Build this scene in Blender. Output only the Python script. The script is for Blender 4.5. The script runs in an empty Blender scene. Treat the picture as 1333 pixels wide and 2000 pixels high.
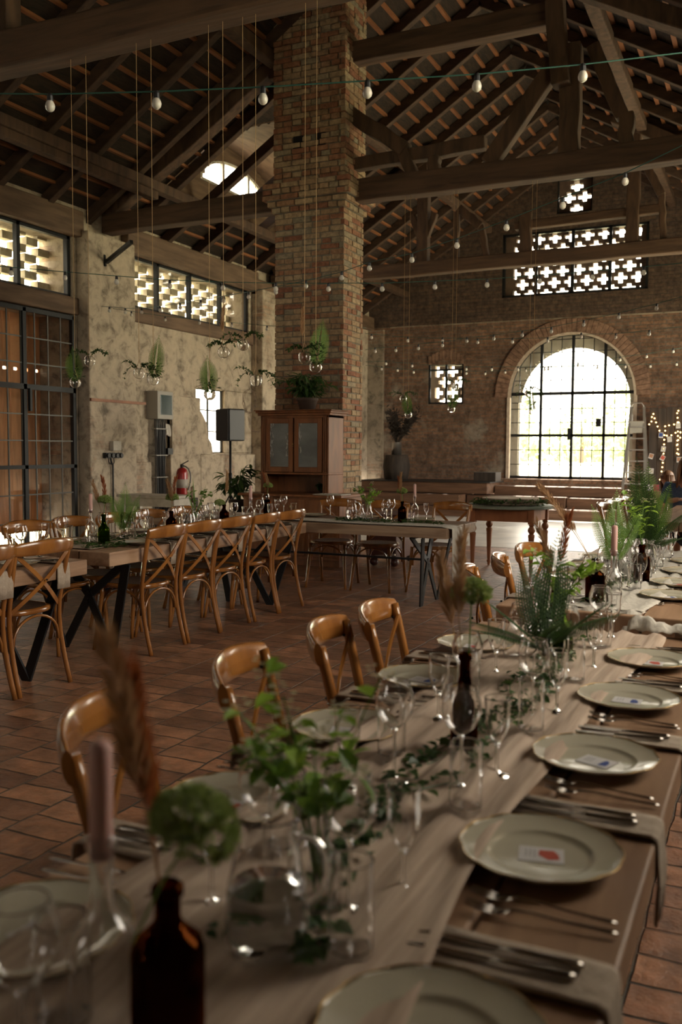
import bpy, math, random
from mathutils import Vector, Matrix
random.seed(7)
SC = bpy.context.scene
COL = SC.collection
PI = math.pi
# ------------------------------------------------------------------ camera
FP = 1780.7
YAW, PIT, ROL = math.radians(25.188), math.radians(3.936), math.radians(.348)
CAM = Vector((0, 0, 1.42))
fw = Vector((-math.sin(YAW)*math.cos(PIT), math.cos(YAW)*math.cos(PIT), -math.sin(PIT)))
rt0 = Vector((math.cos(YAW), math.sin(YAW), 0)); up0 = rt0.cross(fw)
rt = rt0*math.cos(ROL)+up0*math.sin(ROL); up = -rt0*math.sin(ROL)+up0*math.cos(ROL)
cd = bpy.data.cameras.new('camera'); cam = bpy.data.objects.new('camera', cd); COL.objects.link(cam)
cam.matrix_world = Matrix(((rt.x, up.x, -fw.x, CAM.x), (rt.y, up.y, -fw.y, CAM.y), (rt.z, up.z, -fw.z, CAM.z), (0, 0, 0, 1)))
cd.sensor_fit = 'VERTICAL'; cd.sensor_height = 36; cd.lens = FP*36/2000
cd.shift_x = 0; cd.clip_start = .05; cd.clip_end = 300
cd.dof.use_dof = True; cd.dof.focus_distance = 6.0; cd.dof.aperture_fstop = 3.4
SC.camera = cam
def ray(x, y): return fw+rt*(x-666.5)/FP+up*(1000-y)/FP
def at(x, y, X=None, Y=None, Z=None, D=None):       # measured photo position -> place in the hall
    d = ray(x, y)
    t = D if D is not None else ((X-CAM.x)/d.x if X is not None else (Y-CAM.y)/d.y if Y is not None else (Z-CAM.z)/d.z)
    return CAM+d*t
# ------------------------------------------------------------------ light
W = bpy.data.worlds.new('sky'); SC.world = W; W.use_nodes = True
W.node_tree.nodes['Background'].inputs[0].default_value = (1.0, .91, .77, 1)
W.node_tree.nodes['Background'].inputs[1].default_value = 9.0
sd = bpy.data.lights.new('sun', 'SUN'); sd.energy = 22; sd.angle = .02; sd.color = (1, .93, .8)
so = bpy.data.objects.new('sun', sd); COL.objects.link(so); so.rotation_euler = (math.radians(-38), math.radians(8), math.radians(20))
def portal(name, loc, rot, sx, sy):
    l = bpy.data.lights.new(name, 'AREA'); l.shape = 'RECTANGLE'; l.size = sx; l.size_y = sy; l.cycles.is_portal = True
    o = bpy.data.objects.new(name, l); COL.objects.link(o); o.location = loc; o.rotation_euler = rot
V = SC.view_settings
V.view_transform = 'Standard'; V.look = 'None'; V.gamma = 1; V.use_curve_mapping = False; V.exposure = 0.17
portal('portal_arch', (-4.07, 21.15, 2.4), (-PI/2, 0, 0), 2.9, 3.4)
portal('portal_gallery', (-4.07, 21.15, 5.6), (-PI/2, 0, 0), 3.2, 1.5)
portal('portal_left_door', (-9.75, 7.2, 1.7), (0, -PI/2, 0), 3.2, 6)
portal('portal_left_high', (-9.6, 7.3, 3.9), (0, -PI/2, 0), .85, 6)
portal('portal_left_mid', (-9.6, 13.1, 3.9), (0, -PI/2, 0), .85, 3.8)
portal('portal_left_small', (-9.6, 13.6, 1.9), (0, -PI/2, 0), 1.2, 1)
portal('portal_right_near', (1.8, 4.2, 2.9), (0, PI/2, 0), 2.6, 2.6)
portal('portal_right_far', (1.8, 15.5, 2.2), (0, PI/2, 0), 4.2, 5.0)
portal('portal_entrance', (-5.5, -4.45, 2.6), (PI/2, 0, 0), 1.4, 1.2)

# ------------------------------------------------------------------ mesh helpers
class MB:
    def __init__(s): s.v = []; s.f = []; s.m = []; s.cm = 0
    def add(s, vs, fs):
        n = len(s.v); s.v.extend([tuple(p) for p in vs])
        for f in fs: s.f.append(tuple(i+n for i in f)); s.m.append(s.cm)
    def box(s, a, b, rot=0, c=None, M=None):
        vs = [Vector((x, y, z)) for x in (a[0], b[0]) for y in (a[1], b[1]) for z in (a[2], b[2])]
        if rot:
            c = Vector(c) if c else (Vector(a)+Vector(b))/2
            R = Matrix.Rotation(rot, 3, 'Z'); vs = [c+R@(p-c) for p in vs]
        if M: vs = [M@p for p in vs]
        s.add(vs, [(0, 1, 3, 2), (4, 6, 7, 5), (0, 4, 5, 1), (2, 3, 7, 6), (0, 2, 6, 4), (1, 5, 7, 3)]); return s
    def bar(s, p, q, w, h, upv=(0, 0, 1)):                 # rectangular bar from p to q
        p = Vector(p); q = Vector(q); d = (q-p).normalized(); u = Vector(upv)
        if abs(d.dot(u)) > .98: u = Vector((1, 0, 0))
        sx = d.cross(u).normalized(); sy = sx.cross(d).normalized()
        vs = []
        for o in (p, q):
            for a, b in ((-1, -1), (1, -1), (1, 1), (-1, 1)): vs.append(o+sx*a*w/2+sy*b*h/2)
        s.add(vs, [(3, 2, 1, 0), (4, 5, 6, 7), (0, 1, 5, 4), (1, 2, 6, 5), (2, 3, 7, 6), (3, 0, 4, 7)]); return s
    def sweep(s, pts, r, n=8, flat=None, upv=(0, 0, 1), cap=True):   # round or flattened tube along points
        pts = [Vector(p) for p in pts]; L = len(pts)
        rr = r if isinstance(r, (list, tuple)) else [r]*L
        vs = []; pu = Vector(upv)
        for i, p in enumerate(pts):
            d = (pts[min(i+1, L-1)]-pts[max(i-1, 0)]).normalized()
            sx = d.cross(pu)
            if sx.length < 1e-3: sx = d.cross(Vector((1, 0, .01)))
            sx.normalize(); sy = sx.cross(d).normalized()
            if flat is None: pu = sy
            for k in range(n):
                a = 2*PI*k/n
                if flat: vs.append(p+sx*math.cos(a)*flat[0]*rr[i]+sy*math.sin(a)*flat[1]*rr[i])
                else: vs.append(p+(sx*math.cos(a)+sy*math.sin(a))*rr[i])
        fs = []
        for i in range(L-1):
            for k in range(n):
                a = i*n+k; b = i*n+(k+1) % n; fs.append((a, b, b+n, a+n))
        if cap: fs.append(tuple(range(n-1, -1, -1))); fs.append(tuple(range((L-1)*n, L*n)))
        s.add(vs, fs); return s
    def lathe(s, prof, n=24, c=(0, 0, 0), M=None, wob=None):
        vs = []; c = Vector(c)
        for r, z in prof:
            for k in range(n):
                a = 2*PI*k/n; q = r*(1+(wob(a) if wob else 0)*1.0) if r > .0005 else 0
                p = Vector((q*math.cos(a), q*math.sin(a), z))
                vs.append(c+(M@p if M else p))
        fs = []
        for i in range(len(prof)-1):
            for k in range(n):
                a = i*n+k; b = i*n+(k+1) % n; fs.append((a, b, b+n, a+n))
        s.add(vs, fs); return s
    def ball(s, c, r, n=8, sc=(1, 1, 1)):
        m = max(4, n//2); pr = [(r*math.sin(PI*i/m), -r*math.cos(PI*i/m)) for i in range(m+1)]
        c = Vector(c); k0 = len(s.v); s.lathe(pr, n)
        for i in range(k0, len(s.v)):
            p = s.v[i]; s.v[i] = (c.x+p[0]*sc[0], c.y+p[1]*sc[1], c.z+p[2]*sc[2])
        return s
    def leaf(s, p, d, L, w, nrm=(0, 0, 1), curl=0.0):
        p = Vector(p); d = Vector(d).normalized(); nrm = Vector(nrm)
        sx = d.cross(nrm)
        if sx.length < 1e-3: sx = d.cross(Vector((1, 0, 0)))
        sx.normalize(); nn = sx.cross(d)
        a = p+d*L*.35-nn*curl*L*.1; b = p+d*L*.72-nn*curl*L*.3; e = p+d*L-nn*curl*L*.6
        f = nn*w*.18
        s.add([p, a+sx*w/2+f, b+sx*w*.36+f, e, b-sx*w*.36+f, a-sx*w/2+f, a, b], [(0, 1, 6), (1, 2, 7, 6), (2, 3, 7), (3, 4, 7), (4, 5, 6, 7), (5, 0, 6)]); return s
    def grid(s, fn, nu, nv):
        vs = [fn(i/nu, j/nv) for j in range(nv+1) for i in range(nu+1)]
        s.add(vs, [(j*(nu+1)+i, j*(nu+1)+i+1, (j+1)*(nu+1)+i+1, (j+1)*(nu+1)+i) for j in range(nv) for i in range(nu)]); return s
    def build(s, name, mat, parent=None, smooth=False, loc=None, bevel=0, solid=0, seg=2):
        me = bpy.data.meshes.new(name); me.from_pydata(s.v, [], s.f)
        for m in (mat if isinstance(mat, (list, tuple)) else [mat]): me.materials.append(m)
        if any(s.m): me.polygons.foreach_set('material_index', s.m)
        if smooth: me.polygons.foreach_set('use_smooth', [True]*len(me.polygons))
        me.update()
        o = bpy.data.objects.new(name, me); COL.objects.link(o)
        if parent: o.parent = parent
        if loc: o.location = loc
        if solid: md = o.modifiers.new('t', 'SOLIDIFY'); md.thickness = solid; md.offset = 0
        if bevel: md = o.modifiers.new('b', 'BEVEL'); md.width = bevel; md.segments = seg; md.limit_method = 'ANGLE'
        return o
def tag(o, label=None, cat=None, group=None, kind=None):
    if label: o['label'] = label
    if cat: o['category'] = cat
    if group: o['group'] = group
    if kind: o['kind'] = kind
    return o
def struct(o): o['kind'] = 'structure'; return o
def empty(name, loc=(0, 0, 0), rz=0, label=None, cat=None, group=None):
    o = bpy.data.objects.new(name, None); COL.objects.link(o); o.location = loc; o.rotation_euler = (0, 0, rz)
    o.empty_display_size = .05
    return tag(o, label, cat, group)
KIDS = {}
def dup(o, loc=None, rz=None, label=None, group=None, parent=None, rx=None):
    c = o.copy(); COL.objects.link(c)
    if parent: c.parent = parent
    if loc is not None: c.location = loc
    if rz is not None: c.rotation_euler = (rx or 0, 0, rz)
    if label: c['label'] = label
    if group: c['group'] = group
    for ch in KIDS.setdefault(o.name, [k for k in o.children]): dup(ch, parent=c)
    return c
used = set()
def put(proto, loc, rz=0, label=None, group=None, rx=None):  # the first time moves the first one, afterwards copies it
    if proto.name in used: return dup(proto, loc, rz, label, group, rx=rx)
    used.add(proto.name); proto.location = loc; proto.rotation_euler = (rx or 0, 0, rz)
    if label: proto['label'] = label
    if group: proto['group'] = group
    return proto
# ------------------------------------------------------------------ materials
def nt(name):
    m = bpy.data.materials.new(name); m.use_nodes = True; t = m.node_tree
    return m, t, t.nodes['Principled BSDF']
def setv(b, **k):
    for a, v in k.items(): b.inputs[a.replace('_', ' ')].default_value = v
def c4(c): return (c[0], c[1], c[2], 1)
def vecnode(t, scale=(1, 1, 1), coord='Object'):
    tc = t.nodes.new('ShaderNodeTexCoord'); mp = t.nodes.new('ShaderNodeMapping'); mp.inputs['Scale'].default_value = scale
    t.links.new(tc.outputs[coord], mp.inputs[0]); return mp.outputs[0]
def mk(name, c1, c2=None, rough=.5, scale=(6, 6, 6), detail=5, bump=0, metal=0, coat=0, contrast=(.35, .65), trans=0, spec=.5, dist=0, sss=0):
    m, t, b = nt(name); setv(b, Base_Color=c4(c1), Roughness=rough, Metallic=metal)
    b.inputs['Coat Weight'].default_value = coat; b.inputs['Coat Roughness'].default_value = .12
    b.inputs['Transmission Weight'].default_value = trans; b.inputs['Specular IOR Level'].default_value = spec
    if sss: b.inputs['Subsurface Weight'].default_value = sss; b.inputs['Subsurface Radius'].default_value = (.02, .01, .008)
    if c2 or bump:
        n = t.nodes.new('ShaderNodeTexNoise'); n.inputs['Scale'].default_value = 1; n.inputs['Detail'].default_value = detail
        n.inputs['Distortion'].default_value = dist; t.links.new(vecnode(t, scale), n.inputs['Vector'])
        if c2:
            r = t.nodes.new('ShaderNodeValToRGB'); r.color_ramp.elements[0].position = contrast[0]; r.color_ramp.elements[1].position = contrast[1]
            r.color_ramp.elements[0].color = c4(c1); r.color_ramp.elements[1].color = c4(c2)
            t.links.new(n.outputs[0], r.inputs[0]); t.links.new(r.outputs[0], b.inputs['Base Color'])
        if bump:
            bp = t.nodes.new('ShaderNodeBump'); bp.inputs['Strength'].default_value = bump; bp.inputs['Distance'].default_value = .01
            t.links.new(n.outputs[0], bp.inputs['Height']); t.links.new(bp.outputs[0], b.inputs['Normal'])
    return m
def mixrgb(t, a, b, fac, mode='MIX'):
    x = t.nodes.new('ShaderNodeMix'); x.data_type = 'RGBA'; x.blend_type = mode
    for i, v in ((6, a), (7, b)):
        if isinstance(v, tuple): x.inputs[i].default_value = c4(v)
        else: t.links.new(v, x.inputs[i])
    if isinstance(fac, (int, float)): x.inputs[0].default_value = fac
    else: t.links.new(fac, x.inputs[0])
    return x.outputs[2]
def noise(t, vec, scale, detail=5, dist=0, rough=.5):
    n = t.nodes.new('ShaderNodeTexNoise'); n.inputs['Scale'].default_value = scale; n.inputs['Detail'].default_value = detail
    n.inputs['Distortion'].default_value = dist; n.inputs['Roughness'].default_value = rough; t.links.new(vec, n.inputs['Vector']); return n.outputs[0]
def ramp(t, f, stops):
    r = t.nodes.new('ShaderNodeValToRGB'); e = r.color_ramp.elements
    while len(e) < len(stops): e.new(.5)
    for i, (p, c) in enumerate(stops): e[i].position = p; e[i].color = c4(c) if isinstance(c, tuple) else (c, c, c, 1)
    t.links.new(f, r.inputs[0]); return r.outputs[0]
def wallvec(t, axis):                                   # brick coordinates on a wall: (along, height)
    tc = t.nodes.new('ShaderNodeTexCoord'); sp = t.nodes.new('ShaderNodeSeparateXYZ'); cb = t.nodes.new('ShaderNodeCombineXYZ')
    t.links.new(tc.outputs['Object'], sp.inputs[0])
    t.links.new(sp.outputs[{'x': 0, 'y': 1}[axis[0]]], cb.inputs[0]); t.links.new(sp.outputs[{'x': 0, 'y': 1, 'z': 2}[axis[1]]], cb.inputs[1])
    return cb.outputs[0], tc.outputs['Object']
def brickmat(name, axis, c1, c2, mortar, bw=.26, bh=.078, ms=.012, rough=.9, plaster=None, cover=(.5, .6), bump=.6, off=.5, warp=.03, dirt=.5, spec=.25, smooth=.5):
    m, t, b = nt(name); uv, ob = wallvec(t, axis)
    nz = t.nodes.new('ShaderNodeTexNoise'); nz.inputs['Scale'].default_value = 3.5; nz.inputs['Detail'].default_value = 3; t.links.new(ob, nz.inputs['Vector'])
    vm = t.nodes.new('ShaderNodeVectorMath'); vm.operation = 'MULTIPLY_ADD'; vm.inputs[1].default_value = (warp, warp, 0)
    t.links.new(nz.outputs[1], vm.inputs[0]); t.links.new(uv, vm.inputs[2])
    br = t.nodes.new('ShaderNodeTexBrick'); t.links.new(vm.outputs[0], br.inputs['Vector'])
    br.inputs['Scale'].default_value = 1; br.inputs['Brick Width'].default_value = bw; br.inputs['Row Height'].default_value = bh
    br.inputs['Mortar Size'].default_value = ms; br.inputs['Mortar Smooth'].default_value = smooth; br.offset = off
    br.inputs['Color1'].default_value = c4(c1); br.inputs['Color2'].default_value = c4(c2); br.inputs['Mortar'].default_value = c4(mortar)
    n2 = noise(t, ob, 9, 8, 0, .65); n3 = noise(t, ob, 1.3, 4)
    col = mixrgb(t, br.outputs[0], (.5*c1[0], .5*c1[1], .5*c1[2]), ramp(t, n3, [(.45, 0.0), (.7, dirt)]))
    col = mixrgb(t, col, ramp(t, n2, [(.3, .42), (.72, 1.35)]), 1, 'MULTIPLY')
    h = br.outputs['Fac']
    if plaster:
        pn = noise(t, ob, .9, 7, .4, .6); msk = ramp(t, pn, [(cover[0], 0.0), (cover[1], 1.0)])
        pc = ramp(t, noise(t, ob, 5, 9, .5, .7), [(.33, tuple(.36*k for k in plaster)), (.50, plaster), (.75, tuple(1.25*k for k in plaster))])
        col = mixrgb(t, col, pc, msk)
        mm = t.nodes.new('ShaderNodeMath'); mm.operation = 'SUBTRACT'; mm.inputs[0].default_value = 1; t.links.new(msk, mm.inputs[1]); m2 = t.nodes.new('ShaderNodeMath'); m2.operation = 'MULTIPLY'; t.links.new(h, m2.inputs[0]); t.links.new(mm.outputs[0], m2.inputs[1]); h = m2.outputs[0]
    t.links.new(col, b.inputs['Base Color']); setv(b, Roughness=rough); b.inputs['Specular IOR Level'].default_value = spec
    a = t.nodes.new('ShaderNodeMath'); a.operation = 'MULTIPLY_ADD'; a.inputs[1].default_value = -1.2; t.links.new(h, a.inputs[0]); t.links.new(n2, a.inputs[2])
    bp = t.nodes.new('ShaderNodeBump'); bp.inputs['Strength'].default_value = bump; bp.inputs['Distance'].default_value = .02
    t.links.new(a.outputs[0], bp.inputs['Height']); t.links.new(bp.outputs[0], b.inputs['Normal'])
    return m
def islandmat(name, stops, rough=.9, bump=.5, scale=25):     # colour per separate brick or board
    m, t, b = nt(name); g = t.nodes.new('ShaderNodeNewGeometry'); tc = t.nodes.new('ShaderNodeTexCoord')
    col = ramp(t, g.outputs['Random Per Island'], stops); n = noise(t, tc.outputs['Object'], scale, 6, .3, .65)
    col = mixrgb(t, col, ramp(t, n, [(.3, .5), (.7, 1.25)]), 1, 'MULTIPLY')
    t.links.new(col, b.inputs['Base Color']); setv(b, Roughness=rough)
    bp = t.nodes.new('ShaderNodeBump'); bp.inputs['Strength'].default_value = bump; bp.inputs['Distance'].default_value = .01
    t.links.new(n, bp.inputs['Height']); t.links.new(bp.outputs[0], b.inputs['Normal']); return m
def glassmat(name, col=(1, 1, 1), rough=0, ior=1.48, thin=False):
    m = bpy.data.materials.new(name); m.use_nodes = True; t = m.node_tree; t.nodes.clear()
    out = t.nodes.new('ShaderNodeOutputMaterial')
    if thin:
        tr = t.nodes.new('ShaderNodeBsdfTransparent'); tr.inputs[0].default_value = c4(col); gl = t.nodes.new('ShaderNodeBsdfGlossy'); gl.inputs['Roughness'].default_value = max(rough, .01)
        lw = t.nodes.new('ShaderNodeLayerWeight'); lw.inputs[0].default_value = .5; pw = t.nodes.new('ShaderNodeMath'); pw.operation = 'POWER'; pw.inputs[1].default_value = 3.5; t.links.new(lw.outputs['Facing'], pw.inputs[0])
        ma = t.nodes.new('ShaderNodeMath'); ma.operation = 'MULTIPLY_ADD'; ma.inputs[1].default_value = .9; ma.inputs[2].default_value = (ior-1)**2/(ior+1)**2; ma.use_clamp = True; t.links.new(pw.outputs[0], ma.inputs[0]); mx = t.nodes.new('ShaderNodeMixShader')
        t.links.new(ma.outputs[0], mx.inputs[0]); t.links.new(tr.outputs[0], mx.inputs[1]); t.links.new(gl.outputs[0], mx.inputs[2]); t.links.new(mx.outputs[0], out.inputs[0])
    else:
        g = t.nodes.new('ShaderNodeBsdfGlass'); g.inputs[0].default_value = c4(col); g.inputs['Roughness'].default_value = rough; g.inputs['IOR'].default_value = ior
        t.links.new(g.outputs[0], out.inputs[0])
    return m
def emis(name, col, st):
    m, t, b = nt(name); setv(b, Base_Color=c4(col)); b.inputs['Emission Color'].default_value = c4(col); b.inputs['Emission Strength'].default_value = st; return m
def leafmat(name, c1, c2, rough=.5):
    m, t, b = nt(name); tc = t.nodes.new('ShaderNodeTexCoord'); g = t.nodes.new('ShaderNodeNewGeometry')
    col = ramp(t, g.outputs['Random Per Island'], [(0, c1), (1, c2)]); t.links.new(col, b.inputs['Base Color']); setv(b, Roughness=rough)
    tl = t.nodes.new('ShaderNodeBsdfTranslucent'); t.links.new(col, tl.inputs[0]); mx = t.nodes.new('ShaderNodeMixShader'); mx.inputs[0].default_value = .35
    t.links.new(b.outputs[0], mx.inputs[1]); t.links.new(tl.outputs[0], mx.inputs[2]); t.links.new(mx.outputs[0], t.nodes['Material Output'].inputs[0]); return m

M_floor = brickmat('terracotta_pavers', 'yx', (.50, .235, .125), (.19, .085, .05), (.060, .052, .038), bw=.155, bh=.28, ms=.007, rough=.36, bump=.9, warp=.035, dirt=1.0, spec=.5, smooth=.7)
M_conc = mk('worn_concrete', (.50, .48, .45), (.72, .69, .64), rough=.32, scale=(2, 2, 2), detail=9, bump=.25)
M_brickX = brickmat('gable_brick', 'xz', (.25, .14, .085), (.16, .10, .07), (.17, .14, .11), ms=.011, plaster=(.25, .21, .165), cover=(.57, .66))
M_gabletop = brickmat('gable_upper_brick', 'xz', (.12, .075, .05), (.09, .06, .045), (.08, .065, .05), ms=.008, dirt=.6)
M_plastY = brickmat('limewashed_brick', 'yz', (.40, .23, .14), (.31, .22, .16), (.38, .32, .24), ms=.012, plaster=(.45, .375, .28), cover=(.30, .42), bump=.8, dirt=.6)
M_plastX = brickmat('limewashed_brick_return', 'xz', (.36, .20, .12), (.26, .19, .14), (.30, .26, .20), ms=.012, plaster=(.27, .22, .16), cover=(.40, .52), bump=.8)  # limewash with the dimness of the far left corner darkened into its colour
M_lat = mk('pale_lattice_brick', (.50, .44, .32), (.32, .27, .19), rough=.9, scale=(9, 9, 9), bump=.5)
M_latd = mk('gable_lattice_brick', (.16, .10, .07), (.11, .07, .05), rough=.9, scale=(9, 9, 9), bump=.4)
M_bricks = islandmat('pillar_brick', [(0, (.24, .095, .05)), (.25, (.31, .145, .075)), (.5, (.31, .20, .11)), (.85, (.40, .285, .165)), (1, (.25, .21, .14))], scale=18)
M_mortar = mk('pillar_mortar', (.20, .175, .13), (.14, .12, .09), rough=.95, scale=(14, 14, 14), bump=.7)
M_beam = mk('old_roof_timber', (.052, .027, .014), (.105, .056, .030), rough=.8, scale=(9, 9, 2), detail=8, bump=.7, dist=.6)
M_tie = mk('old_tie_beam_timber', (.060, .031, .016), (.115, .062, .033), rough=.8, scale=(1.6, 14, 14), detail=8, bump=.8, dist=.5)
M_raft = mk('dark_rafter_timber', (.042, .022, .012), (.075, .040, .022), rough=.85, scale=(5, 14, 14), detail=6, bump=.5)
M_batt = mk('new_roof_batten', (.27, .10, .032), (.16, .056, .018), rough=.7, scale=(6, 2, 6))  # new wood, with warm light from beneath painted into the orange
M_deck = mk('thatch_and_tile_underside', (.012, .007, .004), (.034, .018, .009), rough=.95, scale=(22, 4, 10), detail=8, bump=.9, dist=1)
M_sill = mk('lintel_timber', (.10, .06, .035), (.18, .11, .065), rough=.75, scale=(12, 1.6, 12), detail=7, bump=.6)
M_plank = mk('door_plank', (.60, .27, .11), (.36, .16, .065), rough=.65, scale=(8, 8, 1.2), detail=6, bump=.4, dist=.8)
M_steel = mk('black_steel', (.012, .013, .014), rough=.45, metal=.3)
M_leg = mk('black_leg_steel', (.022, .022, .023), rough=.5, metal=.4)
M_step = mk('sawn_oak_step', (.085, .04, .02), (.16, .082, .044), rough=.7, scale=(1.4, 14, 14), detail=7, bump=.5, dist=.6)
M_table = mk('aged_table_plank', (.20, .105, .055), (.42, .26, .155), rough=.5, scale=(11, 1.3, 11), detail=8, bump=.35, dist=1.2, contrast=(.3, .7))
M_tableX = mk('aged_table_plank_cross', (.17, .10, .06), (.36, .25, .16), rough=.5, scale=(1.3, 11, 11), detail=8, bump=.35, dist=1.2, contrast=(.3, .7))
M_chair = mk('honey_bentwood', (.34, .135, .030), (.21, .075, .016), rough=.24, scale=(9, 9, 3), detail=6, coat=.8, dist=.6)
M_rattan = mk('dark_rattan', (.075, .040, .022), (.13, .07, .04), rough=.6, scale=(90, 90, 90), bump=.8)
M_cab = mk('walnut_cabinet', (.23, .085, .028), (.14, .05, .017), rough=.42, scale=(9, 9, 2), detail=7, dist=.8, coat=.2)
M_chest = mk('dark_red_chest_wood', (.085, .025, .018), (.05, .016, .012), rough=.4, scale=(9, 9, 2), coat=.3)
M_rtw = mk('orange_pine', (.33, .125, .048), (.24, .085, .032), rough=.5, scale=(9, 9, 2), dist=.6)
M_green = mk('green_painted_wood', (.13, .17, .13), (.20, .22, .17), rough=.5, scale=(5, 5, 5))
M_slab = mk('pale_wood_slice', (.52, .42, .30), (.40, .30, .2), rough=.7, scale=(8, 8, 8))
M_bark = mk('bark', (.16, .11, .075), (.25, .19, .14), rough=.9, scale=(14, 14, 30), bump=.9)
M_china = mk('cream_china', (.50, .46, .35), rough=.12, coat=.7)
M_gold = mk('gilt_rim', (.55, .36, .14), rough=.3, metal=.8)
M_card = mk('card_paper', (.56, .54, .53), rough=.7)
M_blue = mk('card_blue_print', (.03, .06, .22), rough=.6)
M_red = mk('card_red_print', (.42, .07, .04), rough=.6)
M_ink = mk('card_grey_print', (.16, .15, .15), rough=.6)
M_silver = mk('cutlery_steel', (.42, .38, .34), rough=.22, metal=1)
M_cloth = mk('beige_linen', (.42, .34, .26), (.36, .285, .215), rough=.9, scale=(60, 60, 60), bump=.4)
M_gauze = mk('gauze_runner', (.54, .42, .32), (.38, .28, .205), rough=.95, scale=(50, 3, 50), bump=.5)
M_gauzeX = mk('gauze_runner_cross', (.58, .54, .46), (.46, .42, .36), rough=.95, scale=(50, 50, 4), bump=.5)
M_glass = glassmat('clear_glass'); M_pane = glassmat('window_pane', (.96, .96, .94), ior=1.35, thin=True)
M_thin = glassmat('thin_clear_glass', (.97, .97, .96), ior=1.5, thin=True)
M_water = glassmat('water', (1, 1, 1), ior=1.33)
M_amber = glassmat('amber_glass', (.30, .09, .02)); M_gglass = glassmat('green_glass', (.30, .42, .06))
M_frost = mk('frosted_cabinet_glass', (.11, .12, .115), (.22, .235, .225), rough=.22, scale=(2, 2, 3), spec=.6)
M_bulb = mk('frosted_bulb', (.62, .58, .50), rough=.25, coat=.4, sss=.2)
M_black = mk('black_plastic', (.012, .012, .013), rough=.45)
M_cable = mk('green_cable', (.02, .085, .065), rough=.5)
M_twine = mk('jute_twine', (.40, .26, .13), rough=.9)
M_candle = mk('dusty_pink_candle', (.60, .36, .31), rough=.5, sss=.3)
M_fern = leafmat('fern_green', (.10, .20, .025), (.17, .30, .05)); M_ferndk = leafmat('dark_fern_green', (.035, .085, .02), (.07, .14, .03))
M_leafb = leafmat('bright_leaf', (.20, .36, .03), (.34, .52, .07)); M_leaf = leafmat('garland_leaf', (.025, .06, .014), (.08, .14, .03))
M_dill = leafmat('pale_green_flower', (.24, .33, .07), (.42, .50, .18)); M_white = leafmat('cream_blossom', (.62, .58, .38), (.72, .70, .50))
M_pamp = leafmat('dry_pampas', (.34, .19, .09), (.50, .31, .16), .9); M_rust = leafmat('rust_grass', (.30, .09, .03), (.42, .14, .05), .9)
M_wood_dk = mk('dark_weathered_board', (.022, .015, .011), (.05, .035, .026), rough=.8, scale=(14, 14, 1.5), bump=.6)
M_alu = mk('ladder_aluminium', (.55, .53, .50), rough=.35, metal=.9)
M_zinc = mk('zinc', (.38, .36, .33), rough=.35, metal=.9, bump=.1)
M_redp = mk('extinguisher_red', (.36, .018, .018), rough=.3, coat=.4)
M_paper = mk('paper_label', (.5, .46, .40), rough=.8)
M_grey = mk('grey_enclosure', (.33, .31, .27), rough=.5)
M_teal = mk('dark_teal_door', (.005, .035, .035), rough=.15, coat=.6)
M_whitep = mk('chipped_white_paint', (.55, .51, .43), (.40, .36, .29), rough=.6, scale=(8, 8, 8))
M_terra = mk('dark_clay_pot', (.075, .045, .03), (.05, .03, .02), rough=.8, scale=(8, 8, 8))
M_fairy = emis('fairy_light', (1, .55, .18), 12)
M_skin = mk('skin', (.42, .22, .14), rough=.5, sss=.1); M_hair = mk('brown_hair', (.10, .045, .02), (.26, .13, .06), rough=.45, scale=(60, 60, 4))
M_denim = mk('denim', (.05, .09, .18), (.08, .13, .24), rough=.9, scale=(40, 40, 40)); M_tan = mk('tan_knit', (.30, .15, .085), (.38, .20, .12), rough=.9, scale=(30, 30, 30))
M_grass = mk('sunlit_lawn', (.46, .46, .30), (.58, .56, .40), rough=.95, scale=(2, 2, 2)); M_hedge = leafmat('sunlit_foliage', (.42, .50, .26), (.58, .62, .38))
M_pink = mk('magenta_card', (.32, .02, .07), rough=.6)

# ================================================================== SETTING
XL, XR, YG, YF = -8.95, 1.35, 20.6, -4.0         # wall faces
EAVE, RIDGE, XC = 4.8, 7.95, -4.0
def roofz(x): return EAVE+(RIDGE-EAVE)*(1-abs(x-XC)/(XC-XL)) if x <= XC else EAVE+(RIDGE-EAVE)*(1-(x-XC)/(XR+.25-XC)*1.0)
b = MB(); b.box((XL-.6, YF-.5, -.2), (XR+.5, 13.0, 0)); struct(b.build('floor', M_floor))
b = MB(); b.box((XL-.6, 13.0, -.2), (XR+.5, 18.9, .004)); struct(b.build('floor', M_conc))
def wall_cells(mb, u0, u1, z0, z1, holes, fn):   # rectangular wall with rectangular holes, fn maps (u0,u1,z0,z1) to a box
    us = sorted({u0, u1, *[h[0] for h in holes], *[h[1] for h in holes]}); zs = sorted({z0, z1, *[h[2] for h in holes], *[h[3] for h in holes]})
    us = [u for u in us if u0 <= u <= u1]; zs = [z for z in zs if z0 <= z <= z1]
    for i in range(len(us)-1):
        for j in range(len(zs)-1):
            cu = (us[i]+us[i+1])/2; cz = (zs[j]+zs[j+1])/2
            if any(h[0] < cu < h[1] and h[2] < cz < h[3] for h in holes): continue
            fn(us[i], us[i+1], zs[j], zs[j+1])
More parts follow.
